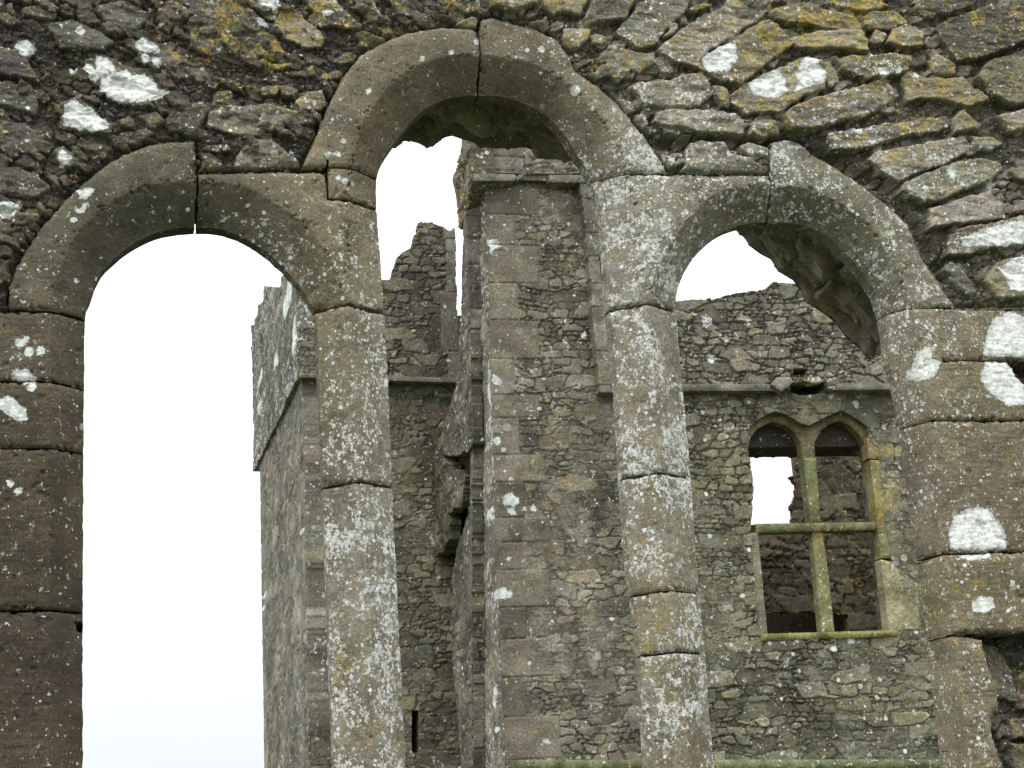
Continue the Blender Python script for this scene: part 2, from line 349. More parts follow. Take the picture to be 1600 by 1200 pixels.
PX = project(np.stack([X, np.zeros_like(X), Z], -1)).astype(f4); PXx, PXy = PX[..., 0], PX[..., 1]
print('front grid', X.shape)
SILL = 1.50
Iw = [np.concatenate([[(i[0, 0], SILL)], i[i[:, 1] > SILL], [(i[-1, 0], SILL)]]) for i in I_]
opening = np.zeros(XC.shape, bool)
for i in Iw: opening |= inside(XC, ZC, i)
wx = fbm(XC * 45, ZC * 45, 3, 3) * .006; wz = fbm(XC * 45, ZC * 45, 3, 4) * .006
dressed = inside(XC + wx, ZC + wz, E_) & (ZC > 1.3)
core_d = dressed & ~opening
gapm = np.zeros(XC.shape, bool); jd = np.full(X.shape, 9.0, f4)
gn = vnoise(XC * 30, ZC * 30, 8)
for p, g in JL:
    lo = p.min(0) - .08; hi = p.max(0) + .08
    s = np.s_[max(np.searchsorted(az, lo[1]) - 1, 0):np.searchsorted(az, hi[1]) + 1, max(np.searchsorted(ax, lo[0]) - 1, 0):np.searchsorted(ax, hi[0]) + 1]
    jd[s] = np.minimum(jd[s], near(X[s], Z[s], p, False) - g / 2)
    sc_ = np.s_[s[0].start:min(s[0].stop, XC.shape[0]), s[1].start:min(s[1].stop, XC.shape[1])]
    wv = fbm(XC[sc_] * 14, ZC[sc_] * 14, 2, 15) * .0025
    gapm[sc_] |= near(XC[sc_] + wv, ZC[sc_] + wv, p, False) < np.maximum(g / 2 * (.65 + .7 * gn[sc_]), S * .52)
cells = core_d & ~gapm
# depth of the dressed face
Yd = np.zeros(X.shape, f4); splay = np.zeros(X.shape, f4)
for i, o in zip(I_, O_):
    io = inside(X, Z, np.concatenate([o, o[:1]])); m = io
    dO = near(X[m], Z[m], o, False); dI = near(X[m], Z[m], i, False)
    f = np.clip(dO / (dO + dI + 1e-6), 0, 1)
    f = np.where(inside(X[m], Z[m], np.concatenate([i, i[:1]])), 1.0, f)
    Yd[m] = np.maximum(Yd[m], DI * f); splay[m] = np.maximum(splay[m], f)
for _ in range(1):                                                         # worn arrises
    q = Yd.copy(); q[1:-1, 1:-1] = (Yd[1:-1, 1:-1] * 2 + Yd[:-2, 1:-1] + Yd[2:, 1:-1] + Yd[1:-1, :-2] + Yd[1:-1, 2:]) / 6; Yd = q
rough = fbm(X * 60, Z * 60, 4, 21) * .0016 + fbm(X * 9, Z * 9, 3, 22) * .004
tool = (vnoise(X * 18, Z * 170, 23) - .5) * .0022 * smooth(PXx, 1400, 1500) + (vnoise(X * 14, Z * 150, 24) - .5) * .002 * smooth(PXx, 120, 60)
pit = np.minimum(fbm(X * 38, Z * 30, 3, 25) + .42, 0) * -.02
Yd = Yd - rough + tool + pit
nick = np.maximum(fbm(X * 55, Z * 55, 4, 26, .6) - .22, 0)
for o in O_:
    dn = np.full(X.shape, 9.0, f4); bx = (X > o[:, 0].min() - .05) & (X < o[:, 0].max() + .05) & (Z > 1.4); dn[bx] = near(X[bx], Z[bx], o, False); Yd += nick * .045 * np.exp(-(dn / .012) ** 2) * smooth(PXy, 470, 440)
dE = near(X, Z, E_, True)
Yd += nick * .07 * np.exp(-np.maximum(jd, 0) / .012) + .010 * np.exp(-np.maximum(jd, 0) / .007) + .014 * np.exp(-dE / .009)
for c in CHIPS:
    cp = at_y(c); d = near(X, Z, cp); ins = inside(X, Z, cp); Yd += np.where(ins, np.minimum(d * 9, .085), 0)
# connected stones (run-length union-find)
lab = np.zeros(cells.shape, np.int32); par = [0]
def find(a):
    while par[a] != a: par[a] = par[par[a]]; a = par[a]
    return a
prev = []
for y in range(cells.shape[0]):
    r = np.flatnonzero(np.diff(np.concatenate([[0], cells[y].astype(np.int8), [0]]))); cur = []
    for a, b in zip(r[::2], r[1::2]):
        l = 0
        for pa, pb, pl in prev:
            if pa < b and a < pb:
                q = find(pl)
                if l == 0: l = q
                elif q != l: par[max(q, l)] = min(q, l); l = min(q, l)
        if l == 0: par.append(len(par)); l = len(par) - 1
        lab[y, a:b] = l; cur.append((a, b, l))
    prev = cur
root = np.array([find(k) for k in range(len(par))], np.int32); lab = root[lab]
ids, cnts = np.unique(lab[lab > 0], return_counts=True)
# tints and lichen density read from the photo: px, py, r, g, b, spots, yellow
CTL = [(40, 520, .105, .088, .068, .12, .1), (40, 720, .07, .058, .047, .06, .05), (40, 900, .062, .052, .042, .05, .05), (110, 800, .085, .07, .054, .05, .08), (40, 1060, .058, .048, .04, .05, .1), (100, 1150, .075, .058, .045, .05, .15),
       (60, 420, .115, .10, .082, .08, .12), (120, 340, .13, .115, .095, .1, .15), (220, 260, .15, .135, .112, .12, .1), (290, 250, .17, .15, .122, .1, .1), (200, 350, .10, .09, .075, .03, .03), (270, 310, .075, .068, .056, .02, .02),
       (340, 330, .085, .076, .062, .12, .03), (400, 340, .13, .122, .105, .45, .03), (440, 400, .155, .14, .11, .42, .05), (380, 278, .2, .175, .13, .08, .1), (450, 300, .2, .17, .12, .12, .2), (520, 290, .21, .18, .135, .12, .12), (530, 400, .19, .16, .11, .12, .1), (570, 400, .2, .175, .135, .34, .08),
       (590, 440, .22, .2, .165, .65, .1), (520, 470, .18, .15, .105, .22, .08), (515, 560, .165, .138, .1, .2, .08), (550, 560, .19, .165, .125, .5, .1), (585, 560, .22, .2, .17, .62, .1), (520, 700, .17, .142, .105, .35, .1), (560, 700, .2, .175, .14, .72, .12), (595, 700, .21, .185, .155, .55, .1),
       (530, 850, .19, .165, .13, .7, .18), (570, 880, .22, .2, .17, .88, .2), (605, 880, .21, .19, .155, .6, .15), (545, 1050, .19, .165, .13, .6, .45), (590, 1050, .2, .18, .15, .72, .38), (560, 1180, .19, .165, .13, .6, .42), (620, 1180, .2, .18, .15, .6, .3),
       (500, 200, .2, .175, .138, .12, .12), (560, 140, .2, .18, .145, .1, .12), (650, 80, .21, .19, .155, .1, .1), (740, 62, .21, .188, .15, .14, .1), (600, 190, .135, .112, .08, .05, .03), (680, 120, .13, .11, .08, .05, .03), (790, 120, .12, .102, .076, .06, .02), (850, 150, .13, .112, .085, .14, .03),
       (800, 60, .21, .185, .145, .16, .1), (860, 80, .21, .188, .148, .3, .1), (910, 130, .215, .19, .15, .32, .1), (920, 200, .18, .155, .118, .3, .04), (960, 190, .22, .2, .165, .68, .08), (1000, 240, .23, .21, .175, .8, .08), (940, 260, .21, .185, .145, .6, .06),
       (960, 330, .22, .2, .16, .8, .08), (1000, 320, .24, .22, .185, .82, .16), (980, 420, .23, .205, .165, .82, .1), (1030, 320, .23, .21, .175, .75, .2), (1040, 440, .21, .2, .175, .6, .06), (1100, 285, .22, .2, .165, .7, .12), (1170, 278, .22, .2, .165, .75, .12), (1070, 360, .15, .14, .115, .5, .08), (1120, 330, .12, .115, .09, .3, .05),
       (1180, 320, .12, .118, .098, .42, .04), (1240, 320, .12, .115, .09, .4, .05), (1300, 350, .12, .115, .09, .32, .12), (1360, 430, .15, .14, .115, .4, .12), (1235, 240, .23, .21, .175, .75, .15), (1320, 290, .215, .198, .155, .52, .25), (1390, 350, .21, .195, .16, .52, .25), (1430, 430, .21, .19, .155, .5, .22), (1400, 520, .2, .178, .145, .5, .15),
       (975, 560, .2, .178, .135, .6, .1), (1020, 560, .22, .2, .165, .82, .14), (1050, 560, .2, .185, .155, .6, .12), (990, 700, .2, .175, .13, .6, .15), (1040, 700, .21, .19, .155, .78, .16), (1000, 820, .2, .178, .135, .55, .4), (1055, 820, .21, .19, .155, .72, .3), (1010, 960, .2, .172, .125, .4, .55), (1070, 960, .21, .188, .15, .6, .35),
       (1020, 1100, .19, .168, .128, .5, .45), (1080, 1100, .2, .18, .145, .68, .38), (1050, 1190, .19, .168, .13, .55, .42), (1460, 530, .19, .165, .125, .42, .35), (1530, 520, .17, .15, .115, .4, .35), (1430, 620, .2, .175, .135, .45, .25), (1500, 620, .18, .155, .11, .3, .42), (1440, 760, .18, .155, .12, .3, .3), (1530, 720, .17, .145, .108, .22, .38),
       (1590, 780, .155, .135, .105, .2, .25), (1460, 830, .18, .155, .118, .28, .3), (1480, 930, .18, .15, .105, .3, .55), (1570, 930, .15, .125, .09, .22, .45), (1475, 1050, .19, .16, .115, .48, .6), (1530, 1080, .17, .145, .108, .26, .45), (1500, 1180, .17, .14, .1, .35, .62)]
CTL += [(150, 400, .07, .06, .05, .03, .03), (180, 355, .06, .052, .043, .02, .02), (235, 318, .052, .046, .038, .02, .02), (285, 306, .055, .048, .04, .02, .02), (118, 430, .085, .075, .062, .05, .04), (330, 310, .06, .053, .043, .04, .02), (390, 320, .09, .08, .066, .2, .02),  # darker arch splays: dark stains, plus soffit shade painted into the tint
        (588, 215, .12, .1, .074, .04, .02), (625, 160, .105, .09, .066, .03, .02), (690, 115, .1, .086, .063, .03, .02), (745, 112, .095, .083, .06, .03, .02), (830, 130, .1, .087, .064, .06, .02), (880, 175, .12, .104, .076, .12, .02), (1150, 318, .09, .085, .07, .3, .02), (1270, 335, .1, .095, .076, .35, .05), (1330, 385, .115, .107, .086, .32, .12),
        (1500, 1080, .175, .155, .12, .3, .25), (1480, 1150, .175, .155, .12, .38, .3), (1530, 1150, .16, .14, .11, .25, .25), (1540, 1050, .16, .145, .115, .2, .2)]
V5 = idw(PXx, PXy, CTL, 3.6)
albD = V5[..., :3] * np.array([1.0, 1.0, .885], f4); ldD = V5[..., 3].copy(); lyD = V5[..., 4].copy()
srnd = np.random.RandomState(4)
# big white lichen crusts: outlines and round spots in photo pixels
CRUST = [[(150, 88), (168, 90), (178, 105), (182, 118), (198, 108), (206, 118), (225, 116), (242, 126), (246, 138), (258, 138), (266, 148), (240, 158), (215, 163), (185, 162), (168, 152), (155, 143), (158, 125), (150, 110)],
         [(98, 168), (118, 158), (130, 168), (142, 170), (152, 182), (165, 185), (172, 204), (155, 209), (135, 205), (100, 198)], [(211, 66), (228, 63), (250, 75), (248, 84), (228, 83), (212, 76)],
         [(118, 297), (135, 295), (152, 295), (140, 308), (125, 312)], [(119, 332), (130, 318), (137, 320), (128, 335)], [(-20, 318), (20, 317), (37, 318), (20, 342), (-20, 340)], [(90, 238), (98, 234), (114, 243), (108, 258), (94, 260)],
         [(-20, 625), (0, 624), (14, 618), (42, 640), (43, 655), (28, 658), (0, 640)], [(397, -10), (435, -10), (436, 12), (427, 17), (405, 8)], [(503, 20), (512, 16), (523, 20), (515, 27), (505, 26)], [(397, 27), (408, 26), (420, 40), (418, 44), (404, 38)],
         [(1091, 97), (1122, 76), (1146, 67), (1151, 95), (1135, 116), (1105, 115)], [(1164, 132), (1212, 112), (1226, 128), (1228, 146), (1210, 158), (1178, 152)], [(1252, 94), (1275, 90), (1275, 105), (1286, 118), (1282, 135), (1236, 148), (1244, 130), (1240, 118)],
         [(1493, 378), (1530, 362), (1575, 350), (1620, 345), (1620, 378), (1560, 390), (1530, 388), (1500, 390)], [(1556, 420), (1580, 405), (1620, 400), (1620, 468), (1575, 455)],
         [(1434, 548), (1448, 541), (1460, 548), (1455, 560), (1470, 566), (1462, 590), (1440, 595), (1425, 585)], [(1540, 530), (1550, 500), (1580, 484), (1600, 495), (1625, 500), (1625, 560), (1536, 556)], [(1540, 566), (1574, 564), (1600, 600), (1610, 632), (1575, 634), (1545, 612), (1530, 590)],
         [(1482, 835), (1490, 808), (1515, 792), (1545, 795), (1570, 830), (1573, 857), (1530, 861), (1486, 858)], [(1498, 867), (1548, 864), (1545, 872), (1515, 878)], [(1518, 940), (1530, 932), (1550, 934), (1554, 950), (1535, 960), (1520, 956)]]
SPOTS = [(115, 111, 6), (137, 108, 9), (148, 121, 9), (245, 97, 8), (226, 92, 7), (126, 50, 8), (115, 344, 5), (32, 537, 8), (41, 530, 6), (45, 550, 8), (63, 549, 7), (38, 588, 13), (28, 585, 9), (50, 605, 8), (50, 592, 8), (15, 755, 6), (29, 768, 7), (40, 75, 16), (118, 431, 3),
         (577, 142, 5), (536, 222, 4), (528, 243, 5), (514, 243, 6), (528, 278, 4), (540, 283, 5), (551, 285, 4), (744, 66, 5), (705, 83, 4), (660, 92, 4), (900, 140, 7), (846, 76, 5), (824, 78, 4), (1337, 205, 8), (1376, 118, 8), (1430, 119, 5), (1548, 290, 7), (1482, 275, 7), (1440, 300, 6)]
lw = np.zeros(X.shape, f4); RLW = .03
for q in CRUST:
    cp = at_y(q); lo = cp.min(0) - .05; hi = cp.max(0) + .05
    s = np.s_[np.searchsorted(az, lo[1]):np.searchsorted(az, hi[1]), np.searchsorted(ax, lo[0]):np.searchsorted(ax, hi[0])]
    d = near(X[s], Z[s], cp); d = np.where(inside(X[s], Z[s], cp), d, -d); lw[s] = np.maximum(lw[s], np.clip(.5 + d / (2 * RLW), 0, 1))
for x, y, r in SPOTS:
    c0 = at_y([(x, y), (x + r, y)]); R = abs(c0[1, 0] - c0[0, 0]); c0 = c0[0]
    s = np.s_[np.searchsorted(az, c0[1] - .06):np.searchsorted(az, c0[1] + .06), np.searchsorted(ax, c0[0] - .06):np.searchsorted(ax, c0[0] + .06)]
    lw[s] = np.maximum(lw[s], np.clip(.5 + (R - np.hypot(X[s] - c0[0], Z[s] - c0[1])) / (2 * RLW), 0, 1))
lw = np.where(lw <= .02, -1.0, lw).astype(f4)

wall = empty('window_wall', (float(at_y([(800, 700)])[0, 0]), .3, 0), 'near grey rubble wall pierced by three round-headed lancet openings, crusted with white lichen', 'ruined wall')
# snap the free edge of the openings to the traced curves
bv = boundary_verts(cells); Xs, Zs = X.copy(), Z.copy()
for i in Iw:
    m = bv & (X > i[:, 0].min() - .02) & (X < i[:, 0].max() + .02); m[m] = near(X[m], Z[m], i) < S * 1.3
    _, qx, qz = near(X[m], Z[m], i, True, True); nk = fbm(X[m] * 30, Z[m] * 30, 4, 27, .65)
    Xs[m] = qx + nk * .0035; Zs[m] = qz + nk * .002
SEEDS = [(200, 280, 'voussoir'), (400, 280, 'springer'), (540, 420, 'springer'), (530, 285, 'springer'), (620, 80, 'voussoir'), (860, 80, 'voussoir'), (980, 350, 'springer'), (1300, 280, 'voussoir'),
         (550, 600, 'mullion_stone'), (560, 900, 'mullion_stone'), (590, 1150, 'mullion_stone'), (1010, 600, 'mullion_stone'), (1040, 850, 'mullion_stone'), (1050, 970, 'mullion_stone'), (1060, 1100, 'mullion_stone')]
kind = {}
for x, y, n in SEEDS:
    p = at_y([(x, y)])[0]; l = lab[np.searchsorted(az, p[1]) - 1, np.searchsorted(ax, p[0]) - 1]
    if l: kind[l] = n
for l, n in zip(ids, cnts):
    if n < 60: continue
    m = lab == l; ys, xs = np.flatnonzero(m.any(1)), np.flatnonzero(m.any(0))
    sl_ = np.s_[ys[0]:ys[-1] + 1, xs[0]:xs[-1] + 1]; sv = np.s_[ys[0]:ys[-1] + 2, xs[0]:xs[-1] + 2]
    u, v = X[sv] - X[sv].mean(), Z[sv] - Z[sv].mean()
    off = srnd.uniform(-.004, .004); tint = 1 + srnd.uniform(-.07, .07)
    Yl = Yd[sv] + off
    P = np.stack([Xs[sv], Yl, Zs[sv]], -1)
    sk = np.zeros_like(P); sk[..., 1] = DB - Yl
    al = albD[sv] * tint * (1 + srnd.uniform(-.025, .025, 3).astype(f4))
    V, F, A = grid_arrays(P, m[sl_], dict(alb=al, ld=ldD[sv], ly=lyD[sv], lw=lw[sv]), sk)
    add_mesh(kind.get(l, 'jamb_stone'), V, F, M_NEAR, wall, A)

# lime pointing deep in the three plumb joints
for jx, y0, y1 in ((308, 219, 338), (751, 48, 138), (1207, 222, 338)):
    a = at_y([(jx, y0), (jx, y1)]); zz = np.linspace(a[1, 1] + .02, a[0, 1], 60); xx = np.array([a[0, 0] - .012, a[0, 0], a[0, 0] + .012])
    XX, ZZ = np.meshgrid(xx.astype(f4), zz.astype(f4)); Pj = np.stack([XX, .13 + fbm(XX * 60, ZZ * 60, 3, 7) * .006, ZZ], -1)
    V, F, A = grid_arrays(Pj.astype(f4), np.ones((59, 2), bool), dict(alb=np.full(XX.shape + (3,), .07, f4), ld=np.zeros(XX.shape, f4), ly=np.zeros(XX.shape, f4), lw=np.full(XX.shape, -1, f4)), np.zeros(Pj.shape, f4))
    add_mesh('pointing', V, F, M_NEAR, wall, A)

# ---- rubble facing
RS = [[(880, -6), (920, -6), (906, 24), (880, 20)], [(925, 2), (995, -6), (975, 32), (940, 36), (918, 42), (912, 30)], [(1000, 2), (1080, -6), (1072, 18), (1045, 40), (1030, 62), (1025, 72), (995, 78), (960, 52), (968, 44), (988, 22)],
      [(1075, 18), (1105, 8), (1110, 13), (1080, 24)], [(1062, 30), (1074, 28), (1076, 36), (1064, 38)], [(1036, 60), (1050, 40), (1058, 40), (1056, 50), (1040, 62)],
      [(1030, 75), (1060, 50), (1100, 22), (1130, 10), (1140, -6), (1205, -6), (1208, 10), (1170, 40), (1140, 60), (1110, 76), (1100, 90), (1085, 108), (1050, 100), (1025, 82)],
      [(1143, 66), (1185, 37), (1200, 32), (1215, 40), (1240, 72), (1200, 98), (1175, 118), (1155, 135), (1120, 128), (1088, 108), (1092, 94)], [(880, 45), (922, 45), (920, 60), (900, 78), (880, 68)], [(922, 55), (935, 52), (950, 62), (946, 70), (924, 68)],
      [(952, 88), (960, 70), (985, 80), (1000, 84), (1022, 84), (1024, 100), (1000, 112), (985, 110), (965, 130), (952, 118), (945, 105)], [(1026, 88), (1045, 84), (1055, 95), (1050, 112), (1036, 114), (1024, 102)],
      [(982, 136), (1000, 130), (1045, 126), (1068, 116), (1098, 114), (1108, 130), (1114, 150), (1092, 166), (1050, 170), (1004, 166), (992, 152)], [(1113, 136), (1130, 134), (1138, 150), (1138, 166), (1124, 168), (1116, 150)],
      [(1018, 190), (1030, 175), (1060, 173), (1110, 174), (1145, 178), (1160, 190), (1160, 212), (1130, 212), (1100, 210), (1060, 200), (1030, 198)], [(968, 152), (985, 158), (994, 172), (980, 176)], [(992, 180), (1005, 176), (1012, 190), (1008, 200), (994, 192)],
      [(1072, 240), (1075, 225), (1090, 220), (1130, 222), (1142, 240), (1175, 250), (1192, 262), (1190, 270), (1100, 270), (1068, 266)], [(1154, 230), (1168, 224), (1200, 232), (1202, 248), (1180, 246), (1158, 238)], [(1168, 210), (1175, 190), (1190, 185), (1212, 190), (1216, 212), (1190, 216)],
      [(1140, 150), (1160, 132), (1200, 115), (1240, 98), (1262, 92), (1280, 98), (1288, 118), (1285, 143), (1255, 152), (1215, 178), (1160, 178), (1145, 165)], [(1284, 98), (1295, 97), (1306, 110), (1311, 130), (1292, 136), (1289, 115)],
      [(1206, 18), (1225, 10), (1260, 9), (1290, 20), (1330, 30), (1340, 48), (1330, 58), (1270, 42), (1235, 38), (1206, 28)], [(1240, 75), (1230, 62), (1260, 56), (1290, 50), (1340, 55), (1350, 70), (1350, 85), (1300, 80), (1250, 78)], [(1356, 70), (1365, 48), (1383, 56), (1378, 70)],
      [(1380, 72), (1390, 52), (1410, 42), (1438, 54), (1438, 76), (1405, 78)], [(1305, 95), (1320, 90), (1400, 88), (1420, 95), (1415, 112), (1400, 120), (1350, 127), (1312, 112)], [(1220, 185), (1235, 170), (1260, 160), (1310, 145), (1350, 134), (1385, 125), (1398, 140), (1395, 155), (1370, 175), (1345, 186), (1300, 195), (1270, 208), (1230, 205)],
      [(1290, 210), (1330, 205), (1380, 195), (1430, 188), (1478, 180), (1485, 195), (1465, 205), (1420, 212), (1380, 225), (1330, 238), (1294, 238), (1292, 222)], [(1486, 190), (1500, 172), (1530, 198), (1525, 205), (1487, 210)],
      [(1354, 250), (1370, 238), (1430, 228), (1470, 218), (1505, 214), (1520, 232), (1490, 250), (1440, 268), (1400, 287), (1375, 268)], [(1512, 214), (1545, 216), (1568, 226), (1545, 238), (1528, 236)],
      [(1402, 304), (1412, 288), (1440, 275), (1490, 256), (1530, 246), (1560, 255), (1566, 265), (1545, 285), (1500, 300), (1470, 316), (1440, 320), (1430, 315)], [(1448, 360), (1450, 328), (1500, 312), (1545, 300), (1565, 320), (1568, 345), (1520, 350), (1490, 352)],
      [(1475, 400), (1480, 372), (1500, 360), (1540, 352), (1610, 338), (1610, 385), (1540, 392), (1500, 402)], [(1572, 270), (1580, 262), (1610, 262), (1610, 285), (1580, 278)], [(1578, 335), (1595, 315), (1610, 315), (1610, 336)],
      [(1406, 122), (1420, 110), (1450, 124), (1500, 122), (1530, 150), (1545, 160), (1505, 170), (1470, 158), (1435, 155), (1415, 160)], [(1450, 100), (1460, 82), (1490, 105), (1490, 118), (1455, 116)], [(1424, 20), (1440, -6), (1530, -6), (1520, 12), (1470, 25), (1440, 32)],
      [(1455, 50), (1470, 38), (1520, 18), (1560, 10), (1615, -4), (1615, 60), (1570, 80), (1530, 95), (1490, 100), (1470, 70)], [(1520, 125), (1540, 98), (1580, 85), (1615, 70), (1615, 160), (1575, 170), (1545, 158), (1530, 140)], [(1345, 30), (1360, 20), (1395, 18), (1410, 30), (1416, 40), (1385, 50), (1355, 48)],
      [(1290, 5), (1320, -6), (1370, -6), (1390, 10), (1350, 20), (1310, 16)], [(1470, 420), (1485, 408), (1500, 415), (1525, 455), (1520, 468), (1500, 455)], [(1550, 460), (1535, 440), (1555, 412), (1580, 405), (1615, 405), (1615, 468), (1560, 468)], [(1035, 240), (1055, 245), (1058, 262), (1042, 260)],
      [(848, -6), (875, -6), (878, 20), (860, 26), (845, 14)], [(712, 38), (735, 26), (748, 28), (745, 40), (722, 41)], [(760, -6), (840, -6), (838, 12), (800, 20), (765, 14)], [(690, -6), (750, -6), (752, 14), (715, 22), (690, 12)], [(1550, 185), (1600, 172), (1615, 200), (1575, 212)], [(1532, 1002), (1560, 1008), (1585, 1045), (1600, 1100), (1556, 1086)],
      [(1582, 1125), (1612, 1118), (1612, 1155), (1584, 1152)], [(1584, 1162), (1612, 1160), (1612, 1205), (1586, 1205)], [(1588, 1060), (1612, 1040), (1612, 1110), (1592, 1110)], [(1590, 575), (1612, 568), (1612, 592), (1598, 594)],
      # left half
      [(296, -6), (370, -6), (400, 20), (425, 42), (440, 72), (448, 80), (430, 90), (400, 85), (380, 100), (330, 85), (296, 72)], [(375, -2), (395, -8), (435, -8), (436, 15), (430, 30), (420, 30), (400, 16)], [(430, 32), (440, 15), (460, 15), (480, 35), (500, 48), (506, 65), (500, 72), (475, 75), (450, 60), (434, 46)],
      [(470, -6), (520, -6), (545, 20), (567, 40), (550, 45), (520, 42), (500, 30)], [(555, -6), (580, -6), (595, 20), (590, 32), (575, 33), (560, 15)], [(608, -6), (640, -6), (660, 15), (655, 30), (625, 25)], [(556, 52), (570, 48), (590, 56), (608, 62), (590, 72), (562, 70)], [(590, 42), (605, 40), (614, 43), (610, 48), (594, 50)],
      [(425, 100), (445, 95), (460, 98), (458, 104), (430, 108)], [(480, 108), (490, 100), (492, 115), (482, 116)], [(520, 95), (540, 80), (558, 82), (556, 92), (530, 100)], [(502, 115), (530, 108), (538, 112), (530, 120), (505, 122)], [(338, 118), (350, 118), (382, 135), (370, 134), (345, 126)], [(332, 158), (340, 138), (360, 140), (366, 150), (355, 160)],
      [(400, 140), (425, 133), (438, 135), (430, 148), (410, 150)], [(462, 160), (480, 142), (505, 140), (508, 160), (500, 173), (470, 170)], [(325, 178), (350, 163), (380, 165), (420, 162), (460, 172), (497, 182), (492, 190), (440, 198), (400, 210), (360, 208), (325, 196)], [(260, 190), (270, 170), (300, 160), (320, 158), (328, 170), (320, 185), (300, 208), (265, 205)],
      [(285, 209), (305, 198), (323, 203), (328, 212), (295, 215)], [(372, 240), (380, 230), (400, 216), (430, 220), (445, 232), (466, 250), (468, 258), (400, 263), (368, 263)], [(315, 232), (330, 226), (358, 228), (365, 238), (340, 238)], [(315, 262), (318, 250), (328, 244), (350, 258), (340, 266)], [(180, 225), (195, 210), (230, 200), (240, 210), (210, 226)],
      [(-10, 75), (40, 80), (45, 100), (60, 128), (30, 120), (-10, 116)], [(-10, 124), (50, 132), (60, 160), (55, 180), (20, 165), (-10, 160)], [(-10, 185), (35, 195), (60, 205), (80, 222), (60, 240), (-10, 235)], [(-10, 258), (30, 258), (60, 275), (80, 295), (55, 310), (20, 300), (-10, 305)], [(35, 10), (70, 5), (90, 15), (85, 30), (50, 28), (32, 20)],
      [(130, 95), (160, 85), (200, 103), (240, 110), (265, 138), (272, 152), (220, 167), (170, 157), (140, 122)], [(92, 165), (120, 152), (150, 178), (175, 198), (174, 214), (130, 208), (96, 200)], [(205, 66), (225, 58), (255, 70), (320, 100), (330, 125), (270, 120), (225, 98)], [(85, 235), (100, 225), (125, 250), (110, 262), (90, 255)],
      [(70, 40), (110, 30), (150, 45), (180, 68), (150, 82), (95, 75)], [(150, 10), (200, 0), (235, 22), (215, 45), (170, 40)], [(240, 5), (285, -4), (292, 30), (262, 45)], [(120, 225), (150, 220), (175, 232), (160, 248), (130, 244)], [(215, 180), (245, 172), (258, 190), (235, 200)], [(100, -6), (140, -6), (145, 12), (110, 22)],
      [(20, 345), (45, 325), (70, 330), (40, 372), (20, 390)], [(-10, 330), (15, 345), (10, 400), (-10, 395)], [(-10, 410), (12, 408), (8, 440), (-10, 446)]]
rr = np.random.RandomState(11)
rub = ~(inside(XC, ZC, E_) & (ZC > 1.3) & (near(XC, ZC, E_) > .022)) & ~opening & ~(inside(XC, ZC, np.array([(i, j) for i, j in [(Iw[0][0, 0] - .3, 1.2), (Iw[2][-1, 0] + .3, 1.2), (Iw[2][-1, 0] + .3, 1.3), (Iw[0][0, 0] - .3, 1.3)]])) & False)
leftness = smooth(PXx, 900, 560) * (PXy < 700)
# loose infill: stretched cells that follow the fall of the stones on either side
ang = np.where(PXx < 780, -.5, .42).astype(f4) + fbm(X * 2, Z * 2, 2, 31) * .35
wu = X + fbm(X * 18, Z * 18, 5, 33, .6) * .022; wv = Z + fbm(X * 18, Z * 18, 5, 34, .6) * .022
a0 = float(-.45); 
def rot(a): return wu * math.cos(a) + wv * math.sin(a), -wu * math.sin(a) + wv * math.cos(a)
uL, vL = rot(-.5); uR, vR = rot(.40)
selL = PXx < 780
u_, v_ = np.where(selL, uL, uR), np.where(selL, vL, vR)
f1, f2, cid = cellular(u_ / .085, v_ / .042, 41)
g1, g2, gid = cellular(u_ / .032 + 7, v_ / .02 + 3, 51)
big = smooth(f2 - f1, .02, .16) * (.014 + .026 * cid + fbm(X * 16, Z * 22, 3, 35) * .012); small = smooth(g2 - g1, .02, .2) * (.004 + .012 * gid)
H = np.maximum(big * (hash2((cid * 9999).astype(np.int64), np.zeros(X.shape, np.int64), 5) > .42), small)
H = (H + np.maximum(fbm(X * 26, Z * 30, 5, 36, .65), 0) * .016) * (.8 + .2 * leftness)
rid = np.where(big > small, cid, gid * .7)
lum = (.5 + .75 * rid) * (.7 + .6 * vnoise(X * 28, Z * 28, 38))
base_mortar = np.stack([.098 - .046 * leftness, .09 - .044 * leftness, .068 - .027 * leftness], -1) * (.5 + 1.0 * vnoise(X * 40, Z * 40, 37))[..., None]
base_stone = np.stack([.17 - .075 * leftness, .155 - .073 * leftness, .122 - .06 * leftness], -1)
stonem = np.maximum(smooth(H, .008, .022), .0)
albR = base_mortar * (1 - stonem[..., None]) + base_stone * lum[..., None] * stonem[..., None]
topd = np.zeros(X.shape, f4)
